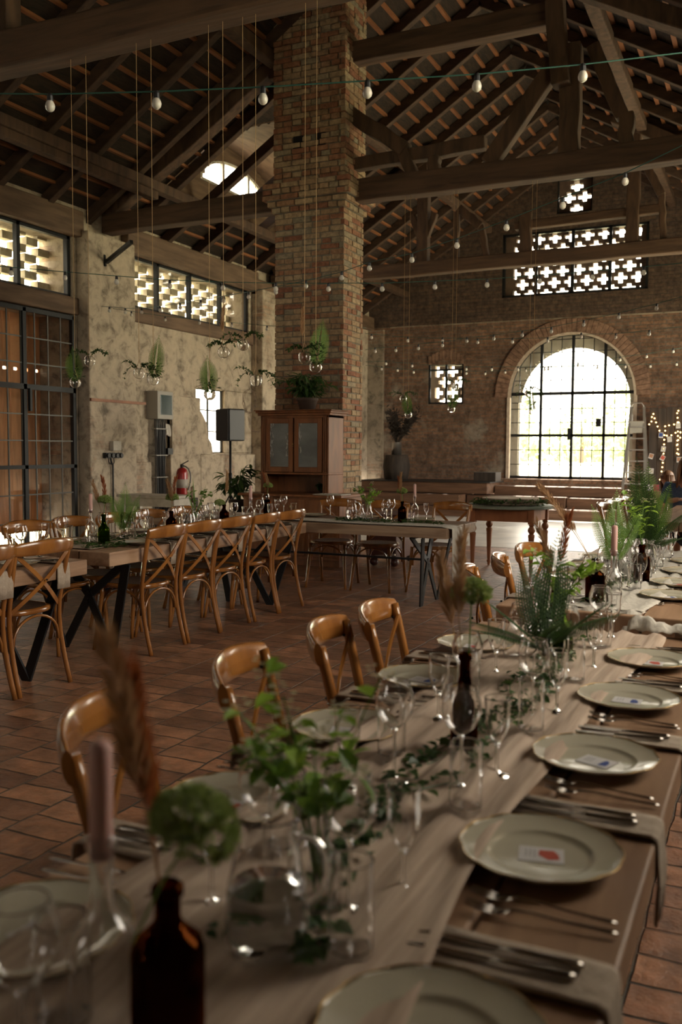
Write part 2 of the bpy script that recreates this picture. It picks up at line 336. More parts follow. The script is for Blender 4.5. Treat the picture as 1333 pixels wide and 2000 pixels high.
# left wall: tall glazed door bay, pier, bay with high lattice and small window
DY0, DY1 = 4.4, 10.12
b = MB()
wall_cells(b, YF, 21.2, 0, 4.85, [(DY0, DY1, 0, 3.28), (DY0, DY1, 3.52, 4.36), (11.27, 14.9, 3.58, 4.36), (13.1, 15.6, 1.3, 2.5), (-2.5, 3.2, 3.5, 4.36)],
           lambda a, c, e, f: b.box((XL-.6, a, e), (XL, c, f)))
struct(b.build('wall_left', M_plastY))
b = MB()
wall_cells(b, 13.0, 15.7, 1.2, 2.6, [(13.17, 14.07, 1.34, 2.46)], lambda a, c, e, f: b.box((XL-.1, a, e), (XL+.004, c, f)))
b.box((XL, 10.2, 0), (XL+.22, 11.25, 4.45)); b.box((XL, 15.0, 0), (XL+.25, 15.9, 4.4)); b.box((XL, 3.3, 0), (XL+.2, 4.3, 4.45))
b.box((XL-.02, 11.27, 0), (XL+.05, 11.9, 1.2)); b.box((XL, 12.3, 0), (XL+.09, 13.17, 2.28)); b.box((XL, 13.17, 0), (XL+.09, 15.0, 1.32))
struct(b.build('wall_left', M_plastY, bevel=.02))
# shoulder of broken plaster sloping to the small window
b = MB(); pts = [(12.3, 2.28), (12.85, 2.26), (13.05, 2.12), (13.2, 1.98), (13.3, 1.86), (13.36, 1.6), (13.46, 1.5), (13.5, 1.32), (12.3, 1.32)]
n = len(pts); vs = [(XL-.02, y, z) for y, z in pts]+[(XL+.12, y, z) for y, z in pts]
b.add(vs, [tuple(range(n)), tuple(range(2*n-1, n-1, -1))]+[(i, (i+1) % n, (i+1) % n+n, i+n) for i in range(n)]); struct(b.build('wall_left', M_plastY))
b = MB(); b.box((XL-.2, DY0-.1, 3.28), (XL+.06, 10.2, 3.52)); b.box((XL-.05, DY0-.1, 4.36), (XL+.12, 10.25, 4.72)); b.box((XL-.2, 11.25, 3.36), (XL+.06, 15.0, 3.58)); b.box((XL-.05, 11.2, 4.36), (XL+.14, 15.05, 4.72))
b.box((XL-.1, 15.0, 4.3), (XL+.14, 20.6, 4.6)); struct(b.build('trim_1', M_sill, bevel=.02))
# gable wall with arched doorway, lattice windows
AX, AR, AZ0, AZS = -4.07, 1.41, .78, 2.62           # arch centre, radius, sill, springing
b = MB(); GT = .55; yy0, yy1 = YG, YG+GT
holes = [(-5.66, -2.49, 4.87, 6.28), (-4.45, -3.69, 6.62, 7.36), (-7.42, -6.55, 2.5, 3.42), (AX-AR, AX+AR, AZ0, AZS)]
AZT = AZS+AR+.02
def gb(a, c, e, f): b.box((a, yy0, e), (c, yy1, f))
holes2 = holes+[(AX-AR, AX+AR, AZS, AZT)]
wall_cells(b, XL-.6, XR+.5, 0, 4.36, holes2, gb)
NA = 32                                            # spandrels above the arch
for k in range(NA):
    x0 = AX-AR+2*AR*k/NA; x1 = AX-AR+2*AR*(k+1)/NA
    z0 = AZS+math.sqrt(max(0, AR**2-(x0-AX)**2)); z1 = AZS+math.sqrt(max(0, AR**2-(x1-AX)**2))
    b.add([(x0, yy0, z0), (x1, yy0, z1), (x1, yy0, AZT), (x0, yy0, AZT), (x0, yy1, z0), (x1, yy1, z1), (x1, yy1, AZT), (x0, yy1, AZT)], [(0, 1, 2, 3), (5, 4, 7, 6), (0, 4, 5, 1), (3, 2, 6, 7)])
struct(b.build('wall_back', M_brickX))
b = MB(); yy0 = YG-.04
xs = [XL-.6, -7.6, -6.6, -5.66, -4.45, -3.69, -2.49, -1.4, -.3, .8, XR+.5]
def gb2(a, c, e, f): b.box((a, YG-.04, e), (c, YG+.5, f))
wall_cells(b, -5.66, -2.49, 4.36, 7.1, holes, gb2)
wall_cells(b, -4.45, -3.69, 7.1, 7.36, holes, gb2)
def prism(pts):
    n = len(pts); b.add([(x, YG-.04, z) for x, z in pts]+[(x, YG+.5, z) for x, z in pts], [tuple(range(n-1, -1, -1)), tuple(range(n, 2*n))]+[(i, (i+1) % n, (i+1) % n+n, i+n) for i in range(n)])
prism([(XL-.6, 4.36), (-5.66, 4.36), (-5.66, roofz(-5.66)+.1), (XL-.6, 4.7)]); prism([(-2.49, 4.36), (XR+.5, 4.36), (XR+.5, 4.7), (-2.49, roofz(-2.49)+.1)])
prism([(-5.66, 7.1), (-4.45, 7.1), (-4.45, roofz(-4.45)+.1), (-5.66, roofz(-5.66)+.1)]); prism([(-3.69, 7.1), (-2.49, 7.1), (-2.49, roofz(-2.49)+.1), (-3.69, roofz(-3.69)+.1)])
prism([(-4.45, 7.36), (-3.69, 7.36), (-3.69, roofz(-3.69)+.1), (XC, RIDGE+.1), (-4.45, roofz(-4.45)+.1)])
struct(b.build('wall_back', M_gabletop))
# brick arch rings around the doorway, and around the small window
b = MB()
for k in range(44):
    a = PI*(k+.5)/44; w = PI/44*.47
    for (r0, r1, d) in ((AR+.0, AR+.30, .055),):
        for r in ((r0+.0, r0+.30),):
            p = [(AX+rr*math.cos(aa), AZS+rr*math.sin(aa)) for rr, aa in ((r[0], a-w), (r[1], a-w), (r[1], a+w), (r[0], a+w))]
            b.add([(x, YG-d, z) for x, z in p]+[(x, YG+.1, z) for x, z in p], [(3, 2, 1, 0), (0, 1, 5, 4), (1, 2, 6, 5), (2, 3, 7, 6), (3, 0, 4, 7)])
for k in range(10):
    x = -7.42+.087*(k+.5); z = 3.42+.16*math.sin(PI*(k+.5)/10)-.02
    b.box((x-.037, YG-.03, z), (x+.037, YG+.1, z+.2))
struct(b.build('trim_2', brickmat('arch_ring_brick', 'xz', (.30, .18, .12), (.24, .14, .095), (.2, .16, .12), bw=.5, bh=.5, ms=.001), bevel=.006))
b = MB(); b.box((XL-.0, YG-.10, 0), (-8.55, YG, 4.3)); b.box((-8.4, YG-.02, 4.33), (XR, YG+.02, 4.40)); struct(b.build('trim_3', M_plastX))
b = MB()                                            # pale plastered edge of the arch
for k in range(40):
    a0 = PI*k/40; a1 = PI*(k+1)/40
    p = [(AX+r*math.cos(a), AZS+r*math.sin(a)) for r, a in ((AR-.05, a0), (AR+.015, a0), (AR+.015, a1), (AR-.05, a1))]
    b.add([(x, YG-.045, z) for x, z in p]+[(x, YG+.06, z) for x, z in p], [(3, 2, 1, 0), (4, 5, 6, 7), (0, 1, 5, 4), (2, 3, 7, 6)])
for sx in (-1, 1): b.box((AX+sx*(AR-.02)-.035, YG-.045, AZ0), (AX+sx*(AR-.02)+.035, YG+.06, AZS))
struct(b.build('trim_4', mk('arch_edge_plaster', (.42, .33, .25), (.55, .46, .36), rough=.9, scale=(9, 9, 9), bump=.4)))
# deep plastered reveal that narrows outside the glazing
b = MB(); ri = AR-.17
for k in range(40):
    a0 = PI*k/40; a1 = PI*(k+1)/40
    p = [(AX+r*math.cos(a), AZS-.12+r*math.sin(a)*1.0) for r, a in ((ri, a0), (AR+.2, a0), (AR+.2, a1), (ri, a1))]
    b.add([(x, YG+.3, z) for x, z in p]+[(x, YG+.56, z) for x, z in p], [(3, 2, 1, 0), (4, 5, 6, 7), (0, 1, 5, 4), (2, 3, 7, 6)])
for sx in (-1, 1): b.box((min(AX+sx*ri, AX+sx*(AR+.2)), YG+.3, 0), (max(AX+sx*ri, AX+sx*(AR+.2)), YG+.56, AZS-.1))
struct(b.build('trim_5', mk('outer_reveal', (.46, .42, .34), (.56, .52, .44), rough=.9, scale=(6, 6, 6))))
# right wall and entrance wall (behind the viewer), open to daylight
b = MB(); wall_cells(b, YF, 21.2, 0, 4.9, [(2.9, 5.5, 1.6, 4.2), (13.0, 18.0, .1, 4.3)], lambda a, c, e, f: b.box((XR, a, e), (XR+.4, c, f))); struct(b.build('wall_right', M_plastY))
b = MB(); wall_cells(b, XL-.6, XR+.5, 0, 8.2, [(-6.2, -4.8, 2.0, 3.2)], lambda a, c, e, f: b.box((a, YF-.4, e), (c, YF, f))); struct(b.build('wall_front', M_plastX))
# roof deck with the lunette dormer opening
DX, DYC, DR = -8.35, 13.2, 1.9                      # dormer window plane, centre, half width
def dorm_top(y): return 5.55+.85*math.sqrt(max(0, 1-((y-DYC)/DR)**2))
WYC, WR = 13.5, 1.02
def lun_top(y): return 5.72+.46*math.sqrt(max(0, 1-((y-WYC)/WR)**2))
b = MB(); T = .10
def slab(y0, y1, x0, x1):
    vs = []
    for y in (y0, y1):
        for x in (x0, x1):
            vs += [(x, y, roofz(x)), (x, y, roofz(x)+T)]
    b.add(vs, [(0, 4, 6, 2), (1, 3, 7, 5), (0, 2, 3, 1), (4, 5, 7, 6), (0, 1, 5, 4), (2, 6, 7, 3)])
y = YF-.6
ND = 30
slab(YF-.6, DYC-DR, XL-.6, XC); slab(DYC+DR, 21.3, XL-.6, XC); slab(YF-.6, 21.3, XC, XR+.7)
def xroof(z): return XC-(XC-XL)*(1-(z-EAVE)/(RIDGE-EAVE))
for k in range(ND):
    y0 = DYC-DR+2*DR*k/ND; y1 = y0+2*DR/ND; zt = (dorm_top(y0)+dorm_top(y1))/2
    slab(y0, y1, XL-.6, DX); slab(y0, y1, xroof(zt), XC)
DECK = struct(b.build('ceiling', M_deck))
b = MB()                                            # dormer: front panel, vault
for k in range(ND):
    y0 = DYC-DR+2*DR*k/ND; y1 = y0+2*DR/ND; z0 = dorm_top(y0); z1 = dorm_top(y1)
    if abs((y0+y1)/2-WYC) > WR: b.box((DX-.06, y0, roofz(DX)), (DX, y1, (z0+z1)/2))
    else: b.box((DX-.06, y0, roofz(DX)), (DX, y1, 5.70)); b.box((DX-.06, y0, (lun_top(y0)+lun_top(y1))/2), (DX, y1, (z0+z1)/2))
    b.add([(DX-.1, y0, z0), (xroof(z0)+.02, y0, z0), (xroof(z1)+.02, y1, z1), (DX-.1, y1, z1), (DX-.1, y0, z0+.05), (xroof(z0)+.02, y0, z0+.05), (xroof(z1)+.02, y1, z1+.05), (DX-.1, y1, z1+.05)], [(0, 1, 2, 3), (7, 6, 5, 4), (0, 4, 5, 1), (1, 5, 6, 2)])
for s, yy in ((-1, DYC-DR), (1, DYC+DR)):
    b.add([(DX-.05, yy, roofz(DX)), (xroof(5.55), yy, 5.55), (DX-.05, yy, 5.55)], [(0, 1, 2)])
struct(b.build('ceiling', M_sill))

# ------------------------------------------------------------------ windows
def win(name):
    e = empty(name); e['kind'] = 'structure'; return e
w = win('window_1'); b = MB()                         # arched steel glazing of the gable
GY = YG+.12
def arcz(x): return AZS+math.sqrt(max(0, (AR-.04)**2-(x-AX)**2))
vx = [AX-AR+.03, AX-.68, AX+.02, AX+.72, AX+AR-.03]
for k, x in enumerate(vx): b.box((x-(.03 if 0 < k < 4 else .02), GY-.03, AZ0), (x+(.03 if 0 < k < 4 else .02), GY+.03, arcz(x) if 0 < k < 4 else AZS))
for z, h in ((AZ0+.03, .03), (1.76, .03), (2.70, .035)): b.box((AX-AR+.03, GY-.03, z-h), (AX+AR-.03, GY+.03, z+h))
b.sweep([(AX+(AR-.03)*math.cos(PI*k/32), GY, AZS+(AR-.03)*math.sin(PI*k/32)) for k in range(33)], .03, 6)
b.box((AX-.06, GY-.08, 1.66), (AX-.0, GY-.03, 1.92)); b.box((AX+.55, GY-.05, 1.95), (AX+.66, GY, 2.13))
b.build('window_frame', M_steel, w)
b = MB()
for k in range(1, 12):
    x = AX-AR+2*AR*k/12
    b.box((x-.008, GY-.012, AZ0), (x+.008, GY+.012, arcz(x)))
for z in (1.10, 1.43, 2.05, 2.36, 3.0, 3.3, 3.62, 3.9):
    hw = AR-.04 if z < AZS else math.sqrt(max(.01, (AR-.04)**2-(z-AZS)**2)); b.box((AX-hw, GY-.012, z-.008), (AX+hw, GY+.012, z+.008))
b.build('glazing_bars', M_steel, w)
b = MB(); pts = [(AX-AR, AZ0), (AX+AR, AZ0)]+[(AX+AR*math.cos(PI*k/32), AZS+AR*math.sin(PI*k/32)) for k in range(33)]
b.add([(x, GY, z) for x, z in pts], [tuple(range(len(pts)))]); b.build('window_glass', M_pane, w)
# lattice of cross-shaped openings
def lattice(mb, x0, x1, z0, z1, y0, y1, pw=.36, ph=.245, seed=0, x_off=0.0):
    r = 0; z = z1
    while z > z0+.02:
        zb = max(z0, z-ph); h3 = (z-zb)/3.0
        for q, hw in ((0, .30), (1, .80), (2, .30)):
            za = z-h3*q; zc = z-h3*(q+1); holes_ = []
            x = x0+x_off+(pw/2 if r % 2 else 0)-pw
            while x < x1+pw:
                holes_.append((max(x0, x-hw*pw/2), min(x1, x+hw*pw/2))); x += pw
            cx = x0
            for h0, h1 in holes_:
                if h1 <= h0: continue
                if h0-cx > .004: mb.box((cx, y0, zc), (h0, y1, za))
                cx = max(cx, h1)
            if x1-cx > .004: mb.box((cx, y0, zc), (x1, y1, za))
        z -= ph; r += 1
w = win('window_2'); b = MB(); lattice(b, -5.45, -2.66, 4.87, 6.28, YG+.15, YG+.3, x_off=.2)
b.box((-5.66, YG+.15, 4.87), (-5.45, YG+.3, 6.28)); b.box((-2.66, YG+.15, 4.87), (-2.49, YG+.3, 6.28)); b.build('brick_lattice', M_latd, w)
b = MB()
for x in (-5.64, -4.9, -4.09, -3.29, -2.51): b.box((x-.035, YG-.02, 4.87), (x+.035, YG+.05, 6.28))
for z in (4.89, 6.26): b.box((-5.66, YG-.02, z-.03), (-2.49, YG+.05, z+.03))
b.build('window_frame', M_steel, w); b = MB(); b.box((-5.6, YG+.02, 4.9), (-2.55, YG+.026, 6.24)); b.build('window_glass', M_pane, w)
w = win('window_3'); b = MB()
cx, cz = -4.07, 6.99; P3 = .35; H3 = .24; cells = []
for (dx, dz) in ((0, 1), (-.5, 0), (.5, 0), (0, -1)): cells.append((cx+dx*P3, cz+dz*H3))
xs_ = [-4.45+i*.76/38 for i in range(39)]; zs_ = [6.62+i*.74/37 for i in range(38)]
def in_cross(x, z): return any((abs(x-a) < .15 and abs(z-c) < .042) or (abs(x-a) < .055 and abs(z-c) < .12) for a, c in cells)
for j in range(37):
    k0 = None
    for i in range(39):
        s = i < 38 and not in_cross((xs_[i]+xs_[i+1])/2, (zs_[j]+zs_[j+1])/2)
        if s and k0 is None: k0 = i
        if not s and k0 is not None: b.box((xs_[k0], YG+.15, zs_[j]), (xs_[i], YG+.3, zs_[j+1])); k0 = None
b.build('brick_lattice', M_latd, w)
b = MB()
for x in (-4.44, -3.70): b.box((x-.02, YG-.01, 6.62), (x+.02, YG+.04, 7.36))
for z in (6.63, 7.35): b.box((-4.45, YG-.01, z-.02), (-3.69, YG+.04, z+.02))
b.build('window_frame', M_steel, w)
w = win('window_4'); b = MB(); lattice(b, -7.32, -6.6, 2.52, 3.40, YG+.2, YG+.35, pw=.37, ph=.25, x_off=.05); b.box((-7.42, YG+.2, 2.5), (-7.32, YG+.35, 3.42)); b.box((-6.6, YG+.2, 2.5), (-6.55, YG+.35, 3.42)); b.build('brick_lattice', mk('pale_small_lattice', (.42, .33, .24), rough=.9), w)
b = MB()
for x in (-7.40, -6.98, -6.57): b.box((x-.025, YG+.02, 2.5), (x+.025, YG+.07, 3.42))
for z in (2.52, 3.30): b.box((-7.42, YG+.02, z-.02), (-6.55, YG+.07, z+.02))
b.build('window_frame', M_steel, w)
# left high lattices: staggered bricks with gaps, seen from the side
def brickscreen(mb, y0, y1, z0, z1, x, pitch=.44, rowh=.115, d=.13, fill=.46):
    r = 0; z = z0
    while z < z1-.02:
        zt = min(z1, z+rowh-.012); off = (r % 2)*pitch/2; y = y0-off
        while y < y1:
            a = max(y0, y+random.uniform(-.02, .02)); c = min(y1, y+pitch*fill+random.uniform(-.02, .03))
            if c-a > .02: mb.box((x, a, z), (x+d, c, zt))
            y += pitch
        z += rowh; r += 1
for nm, y0, y1, ms in (('window_5', DY0, DY1, (9.15, 7.9, 6.65, 5.4)), ('window_6', 11.27, 14.9, (12.15, 13.05, 14.0)), ('window_9', -2.5, 3.2, (-1, .5, 1.8))):
    z0, z1 = (3.58 if nm == 'window_6' else 3.52), 4.36
    w = win(nm); b = MB(); brickscreen(b, y0, y1, z0, z1, XL-.55); b.build('brick_lattice', M_lat, w)
    b = MB()
    for y in (y0+.03, *ms, y1-.03): b.box((XL-.1, y-.03, z0), (XL-.03, y+.03, z1))
    for z in (z0+.02, z1-.02): b.box((XL-.1, y0, z-.02), (XL-.03, y1, z+.02))
    b.build('window_frame', M_steel, w)
    b = MB(); b.box((XL-.075, y0, z0), (XL-.07, y1, z1)); b.build('window_glass', M_pane, w)
w = win('window_7'); b = MB()
for y in (13.19, 13.62, 14.05): b.box((XL-.09, y-.012, 1.34), (XL-.06, y+.015, 2.46))
for z in (1.35, 1.72, 2.09, 2.45): b.box((XL-.09, 13.17, z-.01), (XL-.06, 14.07, z+.012))
b.build('window_frame', M_steel, w); b = MB(); b.box((XL-.08, 13.17, 1.34), (XL-.075, 14.07, 2.46)); b.build('window_glass', M_pane, w)
w = win('window_8'); b = MB()
b.sweep([(DX-.03, WYC+WR*math.cos(PI*k/16), 5.72+.46*math.sin(PI*k/16)) for k in range(17)], .035, 6); b.box((DX-.06, WYC-WR, 5.69), (DX, WYC+WR, 5.74))
for y in (WYC-.38, WYC+.42): b.box((DX-.06, y-.03, 5.72), (DX, y+.03, lun_top(y)))
b.build('window_frame', M_whitep, w)
# tall steel door on the left, and the plank door behind it
d = empty('door_1'); struct(d); b = MB(); X = XL+.02
for y in (DY1-.03, 9.15, 8.15, 7.15, 6.15, 5.15): b.box((X-.03, y-.03, 0.02), (X+.03, y+.03, 3.25))
for z, h in ((.05, .04), (1.16, .025), (2.22, .035), (3.23, .03)): b.box((X-.03, DY0, z-h), (X+.03, DY1, z+h))
b.box((X+.02, 9.2, 1.9), (X+.06, 9.24, 2.2)); b.build('door_frame', M_steel, d)
b = MB()
for k in range(23):
    y = DY1-.03-.245*k-.245
    if y > DY0: b.box((X-.008, y-.007, .05), (X+.008, y+.007, 3.2))
for z in (.42, .79, 1.51, 1.86, 2.53, 2.87): b.box((X-.01, DY0, z-.008), (X+.01, DY1, z+.008))
b.build('glazing_bars', mk('weathered_glazing_bar', (.10, .10, .09), rough=.4, metal=.4), d); b = MB(); b.box((X-.003, DY0, .05), (X, DY1, 3.22)); b.build('door_glass', M_pane, d)
d = empty('door_2'); struct(d); b = MB(); y = 10.53
while y > 3.6:
    wv = random.choice((.14, .16, .19)); gap = random.choice((.004, .004, .006, .012))
    b.box((XL-.62, y-wv, .25), (XL-.59, y-gap, 2.49)); b.box((XL-.62, y-wv, 2.53), (XL-.59, y-gap, 3.5)); y -= wv
b.build('door_planks', M_plank, d); b = MB()
for z in (.9, 1.9, 2.75): b.box((XL-.66, 3.6, z-.08), (XL-.62, 10.5, z+.08))
y = 10.4
while y > 3.6: b.box((XL-.62, y-.13, 2.48), (XL-.6, y, 2.54)); y -= .20
b.build('door_rail', M_plank, d)
b = MB(); b.box((XL-.58, 10.085, 0), (XL-.01, 10.2, 3.27)); struct(b.build('wall_left', M_plastX))

# ------------------------------------------------------------------ roof timbers
for side in (0, 1):
    y = -3.6
    while y < 20.5:
        x0, x1 = (XL-.1, XC) if side == 0 else (XR+.2, XC); b = MB()
        b.bar((x0, y, roofz(x0)-.10), (x1, y, roofz(x1)-.10), .11, .15); y += .88; b.build('rafter', M_raft, DECK, bevel=.01)
for side in (0, 1):
    for k in range(1, 22):
        b = MB(); f = k/22; x = (XL+(XC-XL)*f) if side == 0 else (XR+.2+(XC-XR-.2)*f)
        if side == 0:
            for y0, y1 in (((YF, DYC-DR), (DYC+DR, YG)) if DX < x < xroof(6.4)+.05 else ((YF, YG),)): b.bar((x, y0, roofz(x)-.02), (x, y1, roofz(x)-.02), .055, .035)
        else: b.bar((x, YF, roofz(x)-.02), (x, YG, roofz(x)-.02), .055, .035)
        b.build('batten', M_batt, DECK)
def wob(p, q, w, h, mb, n=7, a=.015):                 # hand-hewn timber
    p = Vector(p); q = Vector(q); pr = None
    pts = [p+(q-p)*i/n+Vector((random.uniform(-a, a) if 0 < i < n else 0, 0, random.uniform(-a, a) if 0 < i < n else 0)) for i in range(n+1)]
    sx = (q-p).cross(Vector((0, 1, 0))).normalized(); vs = []
    for i, c in enumerate(pts):
        ww = w*(1+random.uniform(-.04, .04)); hh = h*(1+random.uniform(-.05, .05))
        for s, t_ in ((-1, -1), (1, -1), (1, 1), (-1, 1)): vs.append(c+Vector((0, s*ww/2, 0))+sx*t_*hh/2)
    fs = [(3, 2, 1, 0), tuple(4*n+k for k in range(4))]
    for i in range(n):
        for k in range(4): fs.append((4*i+k, 4*i+(k+1) % 4, 4*i+4+(k+1) % 4, 4*i+4+k))
    mb.add(vs, fs)
def truss(y, label, w, h=.27, near=False):
    e = empty('roof_truss', (0, y, 0), 0, label, 'roof truss')
    b = MB(); wob((XL+.1, 0, 4.64), (XR, 0, 4.70), w, h, b, 14, .012); b.build('tie_beam', M_tie, e, bevel=.02)
    for sx, (xa, xb) in ((-1, (XL+.15, XC-1.5)), (1, (XR-.1, XC+1.5))):
        b = MB(); wob((xa, 0, 4.8), (xb, 0, roofz(xb)-.28), .2, .2, b); b.build('principal_rafter', M_beam, e, bevel=.015)
    return e
def part(e, name, p, q, w=.2, h=.2, m=None):
    b = MB(); p = Vector(p); q = Vector(q)
    if abs((q-p).normalized().y) > .7: b.bar(p, q, w, h)
    else: wob(p, q, w, h, b, 5, .012)
    return b.build(name, m or M_beam, e, bevel=.015)
T1, T2, T3 = 5.87, 10.75, 15.66
e = truss(T1, 'hewn timber roof truss nearest the viewer, crossing the top left of the photo', .24, .29)
part(e, 'queen_post', (-5.85, -.02, 4.78), (-5.85, -.02, 6.8), .18, .22); part(e, 'queen_post', (-2.2, 0, 4.8), (-2.2, 0, 6.8), .18, .2); part(e, 'collar_beam', (-6.0, 0, 6.4), (-2.0, 0, 6.4), .2, .25, M_tie)
e = truss(T2, 'middle timber roof truss meeting the brick pillar with long hanging post', .24)
part(e, 'queen_post', (-2.27, -.16, 5.51), (-2.45, -.16, 7.3), .2, .2); part(e, 'queen_post', (-2.2, 0, 4.75), (-2.2, 0, 6.0), .2, .22)
part(e, 'collar_beam', (-6.1, 0, 6.35), (-2.3, 0, 6.37), .2, .26, M_tie); part(e, 'strut', (-2.35, 0, 5.85), (-3.15, 0, 4.80), .15, .2)
part(e, 'strut', (-1.96, 0, 5.95), (-1.62, 0, 5.12), .15, .15); part(e, 'short_post', (-1.58, 0, 5.16), (-1.58, 0, 4.76), .15, .16)
part(e, 'strut', (-4.95, 0, 5.65), (-4.2, 0, 5.1), .18, .18); part(e, 'curved_brace', (-4.25, 0, 5.12), (-4.1, 0, 4.78), .14, .14)
part(e, 'secondary_beam', (-4.9, .05, 5.02), (-3.2, .05, 5.07), .16, .16); part(e, 'short_post', (-3.83, 0, 4.98), (-3.83, 0, 4.76), .14, .14); part(e, 'queen_post', (-5.7, 0, 4.76), (-5.7, 0, 6.6), .18, .2)
part(e, 'queen_post_right', (.2, 0, 4.76), (.2, 0, 5.4), .18, .2).name = 'queen_post'
e = truss(T3, 'far timber roof truss in front of the gable lattice window', .22, .24)
for x in (-5.77, -2.16): part(e, 'queen_post', (x, 0, 4.7), (x, 0, 6.7), .18, .2)
part(e, 'king_post', (-3.91, 0, 4.72), (-3.91, 0, 5.45), .16, .2); part(e, 'collar_beam', (-4.1, .02, 5.25), (-1.7, .02, 5.3), .16, .14, M_tie)
part(e, 'wall_post', (-5.15, 0, 4.75), (-5.15, 0, 5.6), .1, .1)
for s, xa in ((-1, -5.77), (1, -5.77)): part(e, 'curved_brace', (xa, 0, 5.1), (xa+s*.22, 0, 5.62), .12, .12)
part(e, 'strut', (-5.1, 0, 5.65), (-4.7, 0, 5.3), .15, .15); part(e, 'strut', (-4.7, 0, 5.32), (-4.58, 0, 4.74), .12, .1)
part(e, 'strut', (-1.95, 0, 5.95), (-1.72, 0, 5.5), .13, .13); part(e, 'strut', (-1.72, 0, 5.52), (-1.68, 0, 4.8), .12, .1)
b = MB(); b.bar((-8.0, YF, 4.78+.32), (-8.0, YG, 4.78+.32), .16, .14); b.bar((-8.02, YF, 4.98), (-8.02, 10.8, 4.98), .13, .12); tag(b.build('roof_purlin', M_beam, bevel=.02), 'long horizontal roof purlin running just above the left eaves', 'roof beam')
b = MB(); b.bar((-2.05, YF, roofz(-2.05)-.25), (-2.05, YG, roofz(-2.05)-.25), .16, .16); tag(b.build('roof_purlin', M_beam, bevel=.02), 'long horizontal roof purlin high on the right roof slope', 'roof beam')
b = MB(); b.bar((-6.0, YF, roofz(-6.0)-.25), (-6.0, YG, roofz(-6.0)-.25), .16, .16); tag(b.build('roof_purlin', M_beam, bevel=.02), 'long horizontal roof purlin halfway up the left roof slope', 'roof beam')
b = MB(); b.bar(at(208, 512, X=XL+.24), at(257, 472, X=XL+.9), .05, .05); b.bar(at(206, 506, X=XL+.24)+Vector((-.02, 0, .06)), at(206, 520, X=XL+.24), .03, .03); tag(b.build('tie_rod', M_steel), 'short black diagonal iron rod at the top of the limewashed pier', 'iron rod')

# ------------------------------------------------------------------ brick pillar
PX0, PX1, PY0, PY1 = -5.88, -4.9, 10.45, 11.05
pil = empty('brick_pillar', ((PX0+PX1)/2, (PY0+PY1)/2, 0), 0, 'massive free-standing brick pillar rising through the roof behind the cabinet', 'pillar')
ox, oy = (PX0+PX1)/2, (PY0+PY1)/2
core = MB(); bb = MB(); hx, hy = (PX1-PX0)/2, (PY1-PY0)/2
core.box((-hx+.012, -hy+.012, 0), (hx-.012, hy-.012, 8.2))
z = 0; r = 0; CH = .0715
def course(z, gx, gy, r, h=.060, jit=.006):
    L = .262
    for face in range(4):
        ln = gx if face < 2 else gy; a = -ln-(L/2 if r % 2 else 0)
        if r % 3 == 2: l_ = .135
        else: l_ = L
        while a < ln-.01:
            u0 = max(-ln, a+.006); u1 = min(ln, a+l_-.008+random.uniform(-.006, .004)); o = random.uniform(-jit, jit)*1.2; dz = random.uniform(-.004, .004)
            a += l_
            if u1-u0 < .03: continue
            hole = (face == 0 and ((-.22 < (u0+u1)/2 < -.09) or (.10 < (u0+u1)/2 < .23)) and 5.16 < z < 5.36)
            if hole: continue
            z0, z1 = z+dz, z+h+dz+random.uniform(-.004, .003)
            if face == 0: bb.box((u0, -gy-o, z0), (u1, -gy+.06, z1))
            elif face == 1: bb.box((u0, gy-.06, z0), (u1, gy+o, z1))
            elif face == 2: bb.box((gx-.06, u0, z0), (gx+o, u1, z1))
            else: bb.box((-gx-o, u0, z0), (-gx+.06, u1, z1))
while z < 8.1:
    g = 0
    if 4.42 <= z < 4.50: g = .035
    elif 4.50 <= z < 4.57: g = .07
    elif 4.57 <= z < 4.72: g = .12
    elif 4.72 <= z < 4.79: g = .06
    elif z >= 4.79: g = .015
    if g > .02: core.box((-hx-g+.03, -hy-g+.03, z-.005), (hx+g-.03, hy+g-.03, z+CH-.004))
    course(z, hx+g, hy+g, r); z += CH; r += 1
core.build('mortar_core', M_mortar, pil); bb.build('brickwork', M_bricks, pil, bevel=.004, seg=1)
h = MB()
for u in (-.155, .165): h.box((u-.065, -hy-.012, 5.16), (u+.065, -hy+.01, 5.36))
h.build('putlog_hole', mk('hole_shade', (.008, .006, .005), rough=1), pil)  # near-black plates stand in for the shade inside the holes

# ------------------------------------------------------------------ steps and staging at the gable
def timber(p, q, w, h, label, mat=M_step):
    b = MB(); b.bar(p, q, w, h); o = b.build('timber_step', mat, bevel=.015); tag(o, label, 'step')
SY = 18.65
timber((-8.6, SY+.45, .105), (-2.95, SY+.45, .105), .9, .21, 'lowest long timber step in front of the arched door')
timber((-2.93, SY+.50, .115), (.4, SY+.50, .115), .9, .23, 'lowest timber step at the right end, beside the fern')
timber((-6.0, SY+.95, .33), (-3.85, SY+.95, .33), .8, .22, 'middle timber step left of the joint below the arched door')
timber((-3.83, SY+.97, .32), (.4, SY+.97, .32), .8, .22, 'middle timber step right of the joint below the arched door')
timber((-8.6, SY+.60, .34), (-6.02, SY+.60, .34), 1.0, .24, 'dark middle timber block of the left staging')
timber((-5.5, SY+1.47, .54), (-2.8, SY+1.47, .54), .95, .20, 'top timber step directly below the arched door')
timber((-2.78, SY+1.46, .52), (.4, SY+1.46, .52), .9, .16, 'top timber step carrying the stepladder')
timber((-8.6, SY+1.2, .59), (-5.52, SY+1.2, .59), 1.4, .24, 'top timber platform of the left staging')
b = MB(); b.box((-8.5, SY+.45, .712), (-5.45, SY+1.9, .728)); tag(b.build('stage_mat', M_black), 'thin black mat covering the left staging', 'mat')
